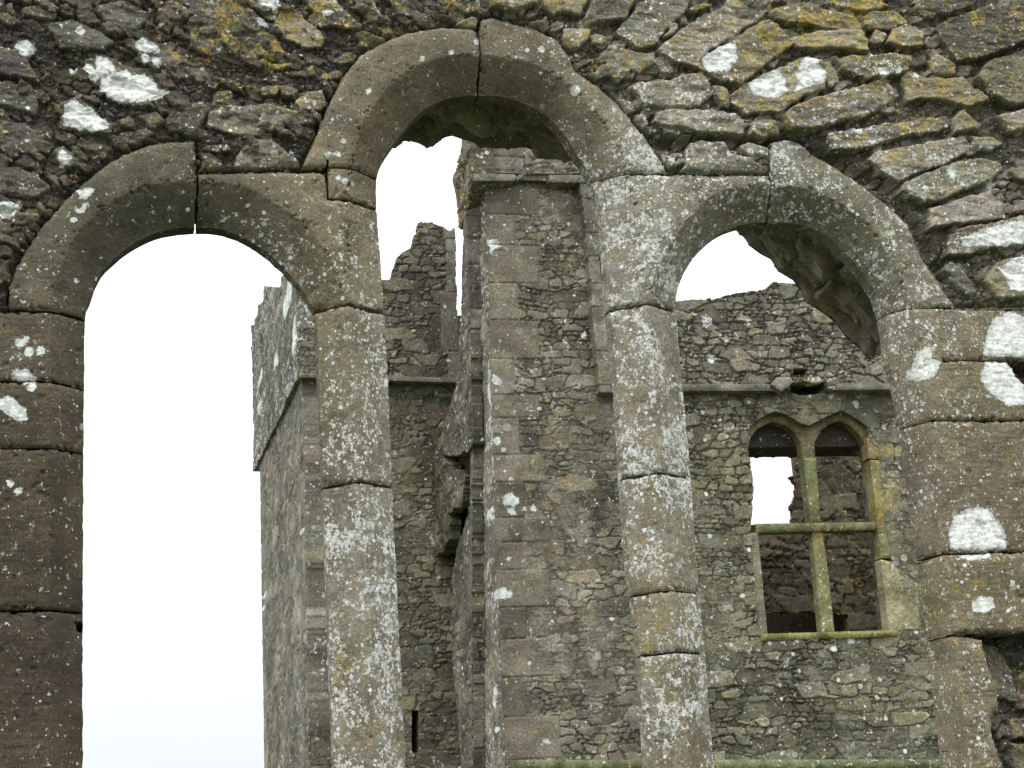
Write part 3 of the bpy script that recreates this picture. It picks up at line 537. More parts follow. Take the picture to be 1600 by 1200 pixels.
for k, q in enumerate(RS):
    cp = at_y(q, .1 if q[0][0] > 1530 and q[0][1] > 1000 else 0.0); lo = cp.min(0) - .03; hi = cp.max(0) + .03
    s = np.s_[np.searchsorted(az, lo[1]):np.searchsorted(az, hi[1]), np.searchsorted(ax, lo[0]):np.searchsorted(ax, hi[0])]
    if X[s].size == 0: continue
    xx = X[s] + fbm(X[s] * 35, Z[s] * 35, 3, 61 + k) * .008; zz = Z[s] + fbm(X[s] * 35, Z[s] * 35, 3, 161 + k) * .008
    ins = inside(xx, zz, cp); d = near(xx, zz, cp); d = np.maximum(np.where(ins, d, -d) + .0045, 0); ins = d > 0
    c = cp.mean(0); sz = math.sqrt((hi - lo).prod())
    lf = float(q[0][0] < 700)
    h0 = (.034 + .026 * rr.rand()) * min(1, .45 + sz * 3.2) * (1 - .4 * lf)
    tx, tz = rr.uniform(-.06, .06), rr.uniform(-.13, .05)
    step = np.floor((vnoise((X[s] * .9 + Z[s] * .3) * 16, Z[s] * 34, 71 + k)) * 3) * .0032
    prof = np.sqrt(np.clip(1 - (1 - np.clip(d / (.006 + .009 * rr.rand()), 0, 1)) ** 2, 0, 1))
    h = prof * (h0 + (X[s] - c[0]) * tx + (Z[s] - c[1]) * tz + step + fbm(X[s] * 14, Z[s] * 26, 5, 81 + k, .55) * .009)
    take = ins & (h > H[s])
    H[s] = np.where(take, h, H[s])
    tone = (.72 + .6 * rr.rand()); hue = np.array([1 + rr.uniform(-.05, .05), 1.0, 1 + rr.uniform(-.1, .1)], f4)
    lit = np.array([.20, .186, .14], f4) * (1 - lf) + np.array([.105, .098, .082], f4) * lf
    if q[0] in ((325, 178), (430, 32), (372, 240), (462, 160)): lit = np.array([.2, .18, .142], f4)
    if q[0] in ((1455, 50), (1520, 125), (1424, 20), (1345, 30), (1290, 5)): tone *= .62
    if q[0] == (1512, 214): lit = np.array([.26, .26, .25], f4); tone = 1
    if q[0] == (1536, 1006): lit = np.array([.26, .245, .22], f4); tone = 1
    mm = take * smooth(d, .001, .006)
    albR[s] = albR[s] * (1 - mm[..., None]) + (lit * tone * hue) * mm[..., None]
    topd[s] = np.maximum(topd[s], mm)
CTR = [(60, 60, .16, .4), (200, 150, .12, .35), (350, 60, .22, .75), (420, 90, .2, .95), (520, 100, .3, .8), (420, 230, .25, .45), (300, 220, .2, .5), (560, 60, .25, .8), (100, 280, .15, .5), (30, 400, .15, .5), (700, 20, .25, .7), (850, 20, .3, .7), (930, 90, .4, .85), (1000, 60, .25, .5), (1050, 150, .55, .4), (1090, 195, .62, .3),
       (1130, 60, .25, .65), (1200, 30, .2, .8), (1250, 45, .25, 1.0), (1200, 150, .35, .8), (1330, 170, .45, .6), (1420, 175, .4, .95), (1400, 215, .5, .5), (1110, 250, .45, .45), (1430, 250, .4, .6), (1480, 290, .45, .4), (1500, 330, .3, .35), (1550, 60, .15, .55), (1550, 200, .2, .6), (1500, 440, .3, .6), (1580, 1150, .2, .6)]
V2 = idw(PXx, PXy, CTR, 3)
ldR = V2[..., 0] * (.35 + .65 * topd); lyR = V2[..., 1] * (.55 + .45 * topd)
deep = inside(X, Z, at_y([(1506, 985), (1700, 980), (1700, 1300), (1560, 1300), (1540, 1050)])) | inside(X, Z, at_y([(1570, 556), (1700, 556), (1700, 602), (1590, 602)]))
Yr = .027 + .001 * leftness + fbm(X * 3, Z * 3, 3, 91) * .012 - H - fbm(X * 70, Z * 70, 4, 92) * .0035
Yr += .05 * np.exp(-dE / .012) * ~deep
Yr += np.where(inside(X, Z, E_), np.minimum(near(X, Z, E_) * 3, .05), 0) * ~deep
Yr += np.where(deep, .135, 0); albR *= np.where(deep, .6, 1.0)[..., None]  # hollows also darkened in colour, painting in shade beyond their depth
darkband = smooth(near(X, Z, at_y([(985, 215), (1050, 225), (1160, 222), (1210, 218), (1300, 245), (1400, 300), (1450, 380), (1480, 430)]), False), .05, .0)
Yr += darkband * .05 * (1 - topd)
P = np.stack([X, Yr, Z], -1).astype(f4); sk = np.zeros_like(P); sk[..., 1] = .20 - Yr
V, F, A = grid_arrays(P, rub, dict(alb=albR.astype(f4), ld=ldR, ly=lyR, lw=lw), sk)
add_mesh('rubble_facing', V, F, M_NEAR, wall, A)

# ---- rubble core behind the dressed lining: one wide rear opening with broken edges
TB = .70
COREP = [(90, 1500), (95, 700), (100, 470), (150, 380), (230, 315), (310, 292), (400, 292), (480, 280), (560, 262), (590, 240), (612, 232), (630, 222), (640, 219), (655, 224), (668, 232), (676, 230), (690, 217), (703, 212), (722, 217), (735, 221), (752, 232), (760, 228), (772, 234), (785, 231), (800, 232), (828, 231), (838, 244), (850, 250), (862, 247), (880, 252), (895, 250), (912, 262),
         (960, 290), (1020, 315), (1080, 320), (1140, 350), (1163, 372), (1172, 384), (1190, 398), (1206, 408), (1218, 425), (1236, 436), (1250, 452), (1258, 470), (1276, 482), (1296, 494), (1310, 505), (1322, 524), (1340, 540), (1352, 552), (1361, 566), (1368, 545), (1376, 520), (1392, 540), (1430, 640), (1470, 800), (1530, 1200), (1560, 1500)]
cb = at_y(COREP, TB)
L = np.concatenate([[0], np.cumsum(np.hypot(*np.diff(cb, axis=0).T))]); nU = int(L[-1] / .012)
uu = np.linspace(0, L[-1], nU + 1); cu = np.stack([np.interp(uu, L, cb[:, 0]), np.interp(uu, L, cb[:, 1])], 1)
vv = np.linspace(DB + .012, TB, 46)
tg = np.gradient(cu, axis=0); k_ = np.hanning(9); k_ /= k_.sum()
tg = np.stack([np.convolve(np.pad(tg[:, 0], 4, 'edge'), k_, 'valid'), np.convolve(np.pad(tg[:, 1], 4, 'edge'), k_, 'valid')], 1); tg /= np.linalg.norm(tg, axis=1)[:, None]
nr = np.stack([tg[:, 1], -tg[:, 0]], 1)                                    # into the opening
UU, VV = np.meshgrid(uu.astype(f4), vv.astype(f4))
h1, h2, hid = cellular(UU / .21 + fbm(UU * 8, VV * 8, 3, 5) * .4, VV / .10 + fbm(UU * 8, VV * 8, 3, 6) * .4, 77)
hh = smooth(h2 - h1, .02, .14) * (.02 + .05 * hid) + fbm(UU * 12, VV * 22, 5, 78, .6) * .03 - .05
edge_ = smooth(VV, TB - .10, TB - .01); hh = hh * (1 - edge_) + (fbm(UU * 30, VV * 3, 4, 79, .6) * .018) * edge_
Pc = np.stack([cu[None, :, 0] + nr[None, :, 0] * hh, VV, cu[None, :, 1] + nr[None, :, 1] * hh], -1)
# the mass behind the right light is pulled well into the opening, the rest splays away from it
sp = (TB - VV) / (TB - DB)
Pc[..., 0] += -nr[None, :, 0] * .06 * sp; Pc[..., 2] += -nr[None, :, 1] * .06 * sp
albC = (np.stack([.13 + .09 * hid, .112 + .085 * hid, .085 + .07 * hid], -1) * 1.25).astype(f4)
V, F, A = grid_arrays(Pc.astype(f4), np.ones((len(vv) - 1, nU), bool), dict(alb=albC, ld=np.full(UU.shape, .1, f4), ly=np.full(UU.shape, .2, f4), lw=np.full(UU.shape, -1, f4)), np.zeros(Pc.shape, f4))
add_mesh('rear_arch', V, F, M_NEAR, wall, A)
cax = np.concatenate([np.arange(-3.0, 6.5, .03)]); caz = np.arange(0, 5.6, .03)
XX, ZZ = np.meshgrid(cax.astype(f4), caz.astype(f4)); xc = (XX[:-1, :-1] + XX[1:, 1:]) / 2; zc = (ZZ[:-1, :-1] + ZZ[1:, 1:]) / 2
cpoly = np.concatenate([[(cb[0, 0], SILL)], cb[cb[:, 1] > SILL], [(cb[-1, 0], SILL)]])
km = ~inside(xc, zc, cpoly); kb = boundary_verts(km) & (XX > -2.9) & (XX < 6.3) & (ZZ > .1) & (ZZ < 5.4)
kd, qx, qz = near(XX, ZZ, cpoly, True, True); snap = kb & (kd < .03); XX = np.where(snap, qx, XX); ZZ = np.where(snap, qz, ZZ)
Pb = np.stack([XX, TB + fbm(XX * 5, ZZ * 5, 4, 99) * .02, ZZ], -1); sk = np.zeros_like(Pb); sk[..., 1] = -(TB - DB - .03) * (~kb)
sh = XX.shape
V, F, A = grid_arrays(Pb.astype(f4), km, dict(alb=np.broadcast_to(np.array([.15, .135, .105], f4), sh + (3,)).copy(), ld=np.full(sh, .2, f4), ly=np.full(sh, .3, f4), lw=np.full(sh, -1, f4)), sk.astype(f4))
add_mesh('rear_facing', V, F, M_NEAR, wall, A)
# slab closing the wall just behind the lining (dark bed behind the open joints)
fm = ~inside(xc, zc, np.concatenate([[(cb[0, 0] + .0, SILL)], np.stack([cu[:, 0] - nr[:, 0] * .05, cu[:, 1] - nr[:, 1] * .05], 1)[cu[:, 1] > SILL], [(cb[-1, 0], SILL)]])) & ~inside(xc, zc, Iw[0]) & ~inside(xc, zc, Iw[1]) & ~inside(xc, zc, Iw[2])
XX, ZZ = np.meshgrid(cax.astype(f4), caz.astype(f4))
Pf_ = np.stack([XX, np.full(sh, DB + .012, f4), ZZ], -1)
V, F, A = grid_arrays(Pf_.astype(f4), fm, dict(alb=np.broadcast_to(np.array([.08, .07, .055], f4), sh + (3,)).copy(), ld=np.zeros(sh, f4), ly=np.zeros(sh, f4), lw=np.full(sh, -1, f4)), np.zeros(Pf_.shape, f4))
add_mesh('mortar_core', V, F, M_NEAR, wall, A)

# ================================================================== MASONRY BEYOND: generic wall patch
class Plane:
    def __init__(s, o, eu, ev, out):
        s.o = np.asarray(o, float); s.eu = np.asarray(eu, float) / np.linalg.norm(eu); s.ev = np.asarray(ev, float) / np.linalg.norm(ev)
        n = np.cross(s.eu, s.ev); n /= np.linalg.norm(n); s.n = n if n.dot(out) > 0 else -n
    def uv(s, px):
        r = rays(px); t = ((s.o - CAM) @ s.n) / (r @ s.n); p = CAM + r * t[:, None] - s.o
        e = np.array([[s.eu @ s.eu, s.eu @ s.ev], [s.eu @ s.ev, s.ev @ s.ev]])
        return np.stack([p @ s.eu, p @ s.ev], 1) @ np.linalg.inv(e).T
    def at(s, px):
        q = s.uv(px); return s.o + q[:, :1] * s.eu + q[:, 1:] * s.ev
def front(Y): return Plane((0, Y, 0), (1, 0, 0), (0, 0, 1), (0, -1, 0))
def side(px_top, px_bot, Y):
    """plane running away from the camera (along +Y) through the edge seen between these two pixels at depth Y"""
    a, b = at_y([px_top, px_bot], Y); return Plane((b[0], Y, b[1]), (0, 1, 0), (a[0] - b[0], 0, a[1] - b[1]), (-1, 0, 0))
def coursed(U, V, seed, ch=(.07, .19), sw=(.14, .5), warp=.05):
    rs = np.random.RandomState(seed)
    u = U + fbm(U * 2.2, V * 2.2, 3, seed) * warp + fbm(U * 14, V * 14, 3, seed + 3) * .018
    v = V + fbm(U * 1.6, V * 1.6, 3, seed + 1) * warp + fbm(U * 12, V * 16, 3, seed + 2) * .016
    lo, hi = float(v.min()) - .3, float(v.max()) + .3; b = [lo]
    while b[-1] < hi: b.append(b[-1] + rs.uniform(*ch))
    b = np.array(b); ci = np.clip(np.searchsorted(b, v) - 1, 0, len(b) - 2)
    d = np.minimum(v - b[ci], b[ci + 1] - v); rid = np.zeros(U.shape, f4); r2 = rid.copy()
    ulo, uhi = float(u.min()) - .5, float(u.max()) + .5
    for c in range(len(b) - 1):
        m = ci == c; hgt = b[c + 1] - b[c]
        e = [ulo - rs.rand() * .4]
        while e[-1] < uhi: e.append(e[-1] + rs.uniform(*sw) * (.6 + hgt * 4))
        if not m.any(): continue
        e = np.array(e); q = u[m]; k = np.clip(np.searchsorted(e, q) - 1, 0, len(e) - 2)
        dd = np.minimum(q - e[k], e[k + 1] - q); h = rs.rand(len(e)).astype(f4); h2 = rs.rand(len(e)).astype(f4)
        spl = (h2[k] < .4) & (hgt > ch[0] + .35 * (ch[1] - ch[0])); at = .35 + .3 * h[k]
        vm = (v[m] - b[c]) / hgt; ds = np.where(spl, np.abs(vm - at) * hgt, 9); up = spl & (vm > at)
        d[m] = np.minimum(np.minimum(d[m], dd), ds); rid[m] = np.where(up, (h[k] * 7.3) % 1, h[k]); r2[m] = np.where(up, (h2[k] * 5.1) % 1, h2[k])
    return np.maximum(d, 0).astype(f4), rid, r2
PAL = np.array([[.20, .18, .145], [.165, .15, .12], [.235, .22, .185], [.18, .15, .12], [.155, .15, .125], [.21, .185, .135]], f4)
def patch(name, parent, pl, poly, s, seed, style='rubble', holes=(), rag=0.0, thick=.35, tone=1.0, tint=(1, 1, 1), ld=.25, ly=.15, crust=(), quoin=None, bevel=.0, mortar=.9, smear=1.0, relief=1.0, ch=(.07, .19), sw=(.14, .5), deep=None, mat=None):
    q = pl.uv(poly); lo = q.min(0) - s * 2 - rag; hi = q.max(0) + s * 2 + rag
    ua = np.arange(lo[0], hi[0], s); va = np.arange(lo[1], hi[1], s)
    U, V = np.meshgrid(ua.astype(f4), va.astype(f4)); uc = (U[:-1, :-1] + U[1:, 1:]) / 2; vc = (V[:-1, :-1] + V[1:, 1:]) / 2
    ru, rv = (fbm(uc * 5, vc * 7, 4, seed + 50) * rag, fbm(uc * 5, vc * 7, 4, seed + 51) * rag) if rag else (0, 0)
    m = inside(uc + ru, vc + rv, q); hq = [pl.uv(h) for h in holes]
    for h in hq: m &= ~inside(uc + (ru if rag else 0), vc + (rv if rag else 0), h)
    if not m.any(): print('EMPTY', name); return None
    rs = np.random.RandomState(seed)
    if style == 'rubble':
        wu = U + fbm(U * 3, V * 3, 2, seed + 1) * .06 + fbm(U * 11, V * 11, 3, seed + 2, .6) * .013; wv = V + fbm(U * 2.5, V * 2.5, 2, seed + 3) * .05 + fbm(U * 11, V * 11, 3, seed + 4, .6) * .011
        cw, chh = (sw[0] + sw[1]) * .34, (ch[0] + ch[1]) * .42
        def bond(a, b, sd):
            r = np.floor(wv / b); f1_, f2_, i_ = cellular(wu / a + .5 * (r % 2) + hash2(r.astype(np.int64), np.zeros(r.shape, np.int64), sd) * .0, wv / b, sd, .75, .42)
            return (f2_ - f1_) * min(a, b) * .55, i_
        dA_, iA = bond(cw, chh, seed + 11); dB_, iB = bond(cw * 2.1, chh * 1.75, seed + 21); dC_, iC = bond(cw * .5, chh * .55, seed + 31)
        isb = iB > .66; iss = (iA < .3) & ~isb
        d = np.where(isb, dB_, np.minimum(dA_, np.where(dB_ < .5, 9, 9))); d = np.where(iss, dC_ * 1.0, d); d = np.where(isb, np.minimum(d, dB_), d)
        r1 = np.where(isb, (iB - .66) * 2.94, np.where(iss, iC, (iA - .3) * 1.43)); r1 = np.clip(r1, 0, .9999); r2 = (r1 * 17.31) % 1
        patchy = smear * smooth(fbm(U * .9, V * .9, 3, seed + 9), -.4, .4)                     # stretches where mortar covers the stones
        H = smooth(d, .001, .009) * (.013 + .024 * r2) * (.3 + .7 * (1 - patchy)) * relief + fbm(U * 18, V * 24, 4, seed + 6, .6) * .006 * relief + fbm(U * 2, V * 2.4, 3, seed + 5) * .015 * relief
        al = PAL[(r1 * 5.999).astype(int)] * np.array([1.0, 1.0, .96], f4) * (.6 + .66 * r2)[..., None] * (.8 + .4 * vnoise(U * 14, V * 18, seed + 12))[..., None]
        mo = np.array([.195, .192, .155], f4) * mortar * (.45 + .55 * smear) * (.25 + 1.1 * vnoise(U * 5, V * 5, seed + 7))[..., None]
        gap = (smooth(d, .009, .002) * (.12 + .55 * smooth(vnoise(U * 3, V * 3, seed + 17), .4, .65)))[..., None]
        mk = smooth(d + fbm(U * 20, V * 20, 4, seed + 8, .6) * .014, .022, .004)[..., None] * (.45 + .55 * patchy[..., None])
        mk = np.maximum(mk, (smooth(fbm(U * 2.2, V * 2.6, 5, seed + 10, .6), .12, .4) * .75 * smear)[..., None])
        al = al * (1 - mk) + mo * mk
    else:
        H = fbm(U * 9, V * 9, 4, seed + 6) * .008 * relief; al = np.array([.195, .178, .142], f4) * (.62 + .7 * vnoise(U * 7, V * 5, seed + 14) * (.6 + .8 * vnoise(U * 24, V * 24, seed + 15)))[..., None]; gk = (smooth(fbm(U * 10, V * 10, 5, seed + 16, .6), .1, .35) * .6)[..., None]; al = al * (1 - gk) + np.array([.24, .225, .2], f4) * gk
        if style == 'ashlar':
            d, r1, r2 = coursed(U, V, seed, (.26, .42), (.5, .9), .012); H = H - .02 * (1 - smooth(d, .003, .016)) + (r2 - .5) * .012; al = al * (.72 + .55 * r1)[..., None]
    if style == 'rubble': al = al * (1 - gap) + np.array([.05, .047, .036], f4) * gap
    if quoin is not None:                                                             # dressed corner blocks along an edge
        e = pl.uv(quoin['edge']); ue = np.interp(V, e[np.argsort(e[:, 1]), 1], e[np.argsort(e[:, 1]), 0])
        qb = [float(V.min()) - .2]; 
        while qb[-1] < V.max() + .5: qb.append(qb[-1] + rs.uniform(*quoin.get('h', (.3, .5))))
        qb = np.array(qb); qi = np.clip(np.searchsorted(qb, V) - 1, 0, len(qb) - 2); wq = np.array([(quoin['w'][k % 2]) * rs.uniform(.8, 1.15) for k in range(len(qb))])[qi]
        du = (U - ue) * quoin.get('sign', 1); qd = np.minimum(np.minimum(V - qb[qi], qb[qi + 1] - V), wq - du); qm = (du < wq) & (qd > 0)
        qt = rs.uniform(.7, 1.15, len(qb))[qi]
        Hq = .022 * relief - .016 * (1 - smooth(qd + fbm(U * 15, V * 15, 3, seed + 61) * .01, .0, .014)) + fbm(U * 8, V * 8, 4, seed + 60) * .006
        H = np.where(qm, Hq, H); qa = np.array(quoin.get('col', (.19, .172, .137)), f4) * qt[..., None]
        qa = qa * (.8 + .4 * vnoise(U * 3, V * 5, seed + 62))[..., None]; qf = (qm * (1 - .75 * smooth(fbm(U * 3.5, V * 3.5, 5, seed + 63, .6), -.12, .25)))[..., None]; al = al * (1 - qf) + qa * qf
    if bevel:
        bd = near(U, V, q)
        for h in hq: bd = np.minimum(bd, near(U, V, h))
        H = H - bevel * np.exp(-bd / max(bevel * .9, .006))
    lwv = np.full(U.shape, -1.0, f4)
    for c in crust:
        if len(c) == 3 and np.isscalar(c[0]):
            cc = pl.uv([(c[0], c[1]), (c[0] + c[2], c[1]), (c[0], c[1] + c[2])]); R = min(abs(cc[1, 0] - cc[0, 0]), .3); dd = R - np.hypot((U - cc[0, 0]), (V - cc[0, 1]) * (R / max(abs(cc[2, 1] - cc[0, 1]), .02)))
        else:
            cp = pl.uv(c); dd = near(U, V, cp); dd = np.where(inside(U, V, cp), dd, -dd)
        lwv = np.maximum(lwv, np.where(dd > -.12, np.clip(.5 + dd / .24, 0, 1), -1))
    al = al * np.array(tint, f4) * tone * (1 + .28 * fbm(U * .7, V * .5, 3, seed + 70))[..., None]
    if deep is not None: H = H + deep(U, V)
    if not rag:
        bv = boundary_verts(m)
        for e in [q] + hq:
            dd, qx, qz = near(U, V, e, True, True); t = bv & (dd < s * 1.2); U = np.where(t, qx, U); V = np.where(t, qz, V)
    Pn = (pl.o + U[..., None] * pl.eu + V[..., None] * pl.ev + H[..., None] * pl.n)
    sk = np.broadcast_to(-pl.n * thick, Pn.shape) - H[..., None] * pl.n
    ldv = np.clip(ld * (.55 + .9 * vnoise(U * 1.3, V * 1.3, seed + 80)), 0, 1).astype(f4); lyv = np.clip(ly * (.3 + 1.4 * vnoise(U * 1.1, V * 1.1, seed + 81)), 0, 1).astype(f4)
    Vv, F, A = grid_arrays(Pn.astype(f4), m, dict(alb=np.maximum(al, .01).astype(f4), ld=ldv, ly=lyv, lw=lwv.astype(f4)), sk.astype(f4))
    return add_mesh(name, Vv, F, mat or M_FAR, parent, A)
def box(name, parent, x0, x1, y0, y1, z0, z1, c=(.15, .135, .105)):
    v = [(x, y, z) for z in (z0, z1) for y in (y0, y1) for x in (x0, x1)]; n = 8
    F = [(0, 2, 3, 1), (4, 5, 7, 6), (0, 1, 5, 4), (1, 3, 7, 5), (3, 2, 6, 7), (2, 0, 4, 6)]
    return add_mesh(name, v, F, M_FAR, parent, dict(alb=np.tile(np.array(c, f4), (n, 1)), ld=np.zeros(n, f4), ly=np.zeros(n, f4), lw=np.full(n, -1, f4)), False)
YE = 17.2
YG = 2600                                                                  # pixel row safely below the ground of every wall beyond
def down(px, pl, z=-.1):
    """the point at height z straight below what is seen at px on this plane, as a pixel"""
    p = pl.at([px])[0]; t = (z - p[2]) / pl.ev[2]; return tuple(project(p + pl.ev * t))

# ---------------- central tower
YB = 14.0
pB = front(YB); bl = [(757, 285), (765, 500), (776, 850), (790, 1200)]
xB = pB.at([(765, 500)])[0]
tower = empty('stone_tower', (float(pB.at([(860, 900)])[0, 0]), YB + 2, 0), 'tall rubble tower with a moulded parapet seen through the middle lancet', 'tower')
dl, dr = down((790, 1200), pB), down((1040, 1200), pB)
patch('front_wall', tower, pB, [(757, 278)] + bl[1:] + [dl, dr, (1040, 1200), (1030, 700), (1010, 270)], .0115, 301, smear=1.1, tone=.93, tint=(1.0, .985, .955), ld=0.119, ly=.16, thick=.6,
      quoin=dict(edge=bl + [dl], w=(.34, .66), h=(.3, .52)), crust=[[(760, 376), (775, 374), (780, 386), (770, 396), (770, 400), (764, 398), (763, 390)], (776, 596, 8), (795, 782, 10), (804, 784, 7), (800, 800, 6), (786, 927, 10), (795, 928, 7), (818, 795, 4), (833, 795, 5), (854, 1160, 5), (793, 874, 5), (776, 690, 5), (933, 455, 7), (882, 535, 4), (912, 526, 4)])
S1 = side((757, 285), (790, 1200), YB)
fl = [(748, 285), (753, 500), (756, 850), (760, 1200)]                     # far edge of the first return
a, b = S1.at([(753.5, 500), (757, 900)])
patch('return_wall', tower, S1, [(757, 283)] + bl[1:] + [down((790, 1200), S1), down((760, 1200), S1)] + fl[::-1], .022, 302, ld=0.5, ly=.2, thick=.4, tone=1.05, relief=.7,
      crust=[[(768, 760), (775, 745), (778, 790), (775, 830), (769, 860), (766, 855)], (770, 800, 9), [(762, 620), (765, 560), (768, 640)], [(773, 1060), (778, 1080), (776, 1110), (772, 1100)], (778, 1140, 5)])
pS = Plane(b, (1, 0, 0), a - b, (0, -1, 0))
sl0 = [(728, 330), (735, 500), (739, 700), (739, 900), (741, 1200)]
patch('recess_wall', tower, pS, sl0 + [down((741, 1200), pS), down((770, 1200), pS)] + [(768, 1200), (762, 850), (757, 500), (752, 320)], .02, 303, style='ashlar', tone=.8, ld=0.0525, thick=.16,
      holes=[[(739, 846), (750, 842), (752, 880), (749, 930), (745, 945), (742, 930), (740, 900)], [(741, 992), (746, 955), (752, 965), (753, 1060), (745, 1000)]])
patch('window_slit', tower, Plane(b + np.array([0, .12, 0]), (1, 0, 0), a - b, (0, -1, 0)), [(738, 944), (748, 946), (755, 960), (757, 1110), (744, 1110), (741, 1000)], .02, 304, style='plain', tone=.95, tint=(1.1, 1.0, .6), ld=0.035, ly=.5, thick=.1)
_p = pS.at([(735, 500), (740, 1000)])
S2 = Plane(_p[1], (0, 1, 0), _p[0] - _p[1], (-1, 0, 0))
patch('upper_return_wall', tower, S2, [(725, 340), (729, 330), (735, 500), (739, 660), (740, 694), (734, 705), (724, 706), (712, 713), (703, 712), (689, 711), (684, 700), (680, 690), (690, 682), (700, 655), (713, 610), (721, 500), (724, 400)], .022, 305, rag=.03, ld=0.22, ly=.25, thick=.13, tone=.74, relief=1.1)
patch('broken_return_wall', tower, S2, [(676, 712), (690, 716), (702, 720), (706, 734), (722, 742), (729, 744), (722, 790), (716, 795), (703, 803), (707, 815), (705, 840), (699, 856), (688, 868), (678, 866)], .022, 306, rag=.07, relief=1.6, ld=0.105, ly=.3, thick=.13, tone=.74, tint=(1.02, 1.03, .9))
patch('broken_return_wall', tower, S2, [(738.5, 742), (737, 770), (733, 800), (724, 830), (714, 865), (708, 900), (707, 1000), (724, 1200), down((724, 1200), S2), down((741, 1200), S2), (741, 1200), (739, 900)], .022, 307, rag=.04, ld=0.105, ly=.2, thick=.13, tone=.8)
# parapet, its side, and the string below it
pP = front(YB - .16)
par_ = patch('parapet', tower, pP, [(733, 222), (741, 269), (816, 270), (822, 236), (905, 236), (1010, 250), (1010, 120), (735, 120)], .018, 308, style='ashlar', ld=0.0875, thick=.5, bevel=.012, holes=[[(833, 260), (838, 250), (846, 250), (848, 262), (842, 268)]], tone=.95)
patch('parapet', tower, front(YB - .12), [(818, 272), (820, 236), (1010, 200), (1010, 272)], .018, 309, ld=0.0875, thick=.4, relief=1.3)
patch('string_course', par_, front(YB - .2), [(740, 271), (805, 272), (808, 277), (803, 282), (741, 282)], .016, 310, style='plain', bevel=.01, ld=0.07, thick=.24, tone=1.0)
patch('string_course', par_, front(YB - .2), [(858, 273), (1010, 274), (1010, 286), (858, 284)], .016, 311, style='plain', bevel=.01, ld=0.07, thick=.24, tone=1.0)
patch('corbel_stone', par_, front(YB - .14), [(806, 283), (812, 268), (822, 258), (832, 262), (828, 268), (815, 278)], .012, 312, style='plain', bevel=.012, ld=0.07, thick=.2)
SP = side((733, 222), (741, 282), YB - .18)
patch('parapet_side', par_, SP, [(733, 120), (733.5, 224), (739, 262), (741, 284), (727, 345), (722, 359), (719, 352), (717, 320), (712, 290), (712, 276), (720, 250), (725, 232), (731, 226), (730, 120)], .022, 313, ld=0.14, ly=.5, thick=.3, tone=1.0, relief=1.6)
top = pP.at([(800, 150)])[0]
x0, x1 = float(pB.at([(775, 500)])[0, 0]), float(pB.at([(1040, 500)])[0, 0])
SPx = float(SP.at([(739, 262)])[0, 0])
box('parapet_soffit', tower, SPx + .02, x1, YB - .1, YB + .58, float(pP.at([(800, 280)])[0, 2]) + .02, float(pP.at([(800, 276)])[0, 2]) + .12)
box('light_block_rear', tower, x0 + .4, x1, YB + 2.2, YB + 2.6, 0, float(top[2]) - .6)  # unseen box, added to keep light out of the tower interior
box('light_block_flank', tower, x1 - .1, x1 + .4, YB + .61, YB + 2.2, 0, float(top[2]) - .6)  # unseen, added to close the interior against light
box('light_block_roof', tower, x0 + .4, x1, YB + .61, YB + 2.2, float(top[2]) - .9, float(top[2]) - .6)  # unseen lid, added so the openings below stay dark
zc_ = float(S2.at([(739, 602)])[0, 2]); xs_ = float(S2.at([(739, 800)])[0, 0])
box('crack_shade_backing', tower, xs_ + .22, xs_ + .42, YB + 1.0, YB + 2.96, 0, zc_ - .02, (.05, .045, .036))  # added near-black box, painting the deep shade seen through the crack

# ---------------- left wing with the sloping string course
YA = 17.0
pA = front(YA); pA2 = front(YA - .14)
wing = empty('transept_wing', (float(pA.at([(600, 900)])[0, 0]), YA + 2, 0), 'ragged-topped rubble wing behind the left mullion, string course under its oversailing top', 'ruined wing')
dA = down((486, 1196), pA)
patch('lower_wall', wing, pA, [(472, 592), (478, 720), (486, 1196), dA, down((800, 1196), pA), (800, 1196), (800, 592)], .014, 401, smear=.8, ld=0.07, ly=.22, thick=.6, tone=.92, tint=(.98, .98, .9),
      quoin=dict(edge=[(472, 592), (478, 720), (486, 1196), dA], w=(.3, .5), h=(.35, .6), col=(.135, .122, .102)), holes=[[(643, 1110), (654, 1110), (655, 1176), (643, 1175)]])
patch('upper_wall', wing, pA2, [(466, 300), (467, 450), (468, 588), (600, 594), (720, 598), (712, 480), (711, 357), (703, 361), (690, 356), (676, 349), (660, 347), (655, 348), (654, 362), (646, 368), (642, 388), (628, 394), (620, 404), (615, 420), (612, 436), (592, 437), (560, 440), (540, 300)], .013, 402, smear=.35, rag=.03, ld=0.077, ly=.2, thick=.14, tone=.95,
      quoin=dict(edge=[(711.5, 350), (713, 600)], w=(.13, .2), h=(.7, 1.1), sign=-1, col=(.23, .215, .18)), holes=[[(607, 566), (610, 566), (610, 588), (607, 588)]])
patch('string_course', wing, front(YA - .2), [(468, 582), (720, 591), (720, 598), (468, 589)], .02, 403, style='plain', bevel=.008, ld=0.07, thick=.1)
SA = side((472, 592), (486, 1196), YA); SA2 = side((466.5, 440), (468, 588), YA - .14)
patch('lower_side_wall', wing, SA, [(472, 590), (478, 720), (486, 1196), down((486, 1196), SA), down((415, 1196), SA), (415, 1196), (408, 737), (404, 715)], .034, 404, ld=0.147, ly=.1, thick=.4, tone=1.05, ch=(.09, .24), sw=(.3, .9),
      quoin=dict(edge=[(408, 737), (415, 1196)], w=(.5, .9), sign=-1, col=(.21, .195, .16)), crust=[(416, 930, 5), (414, 950, 4), (474, 830, 4)])
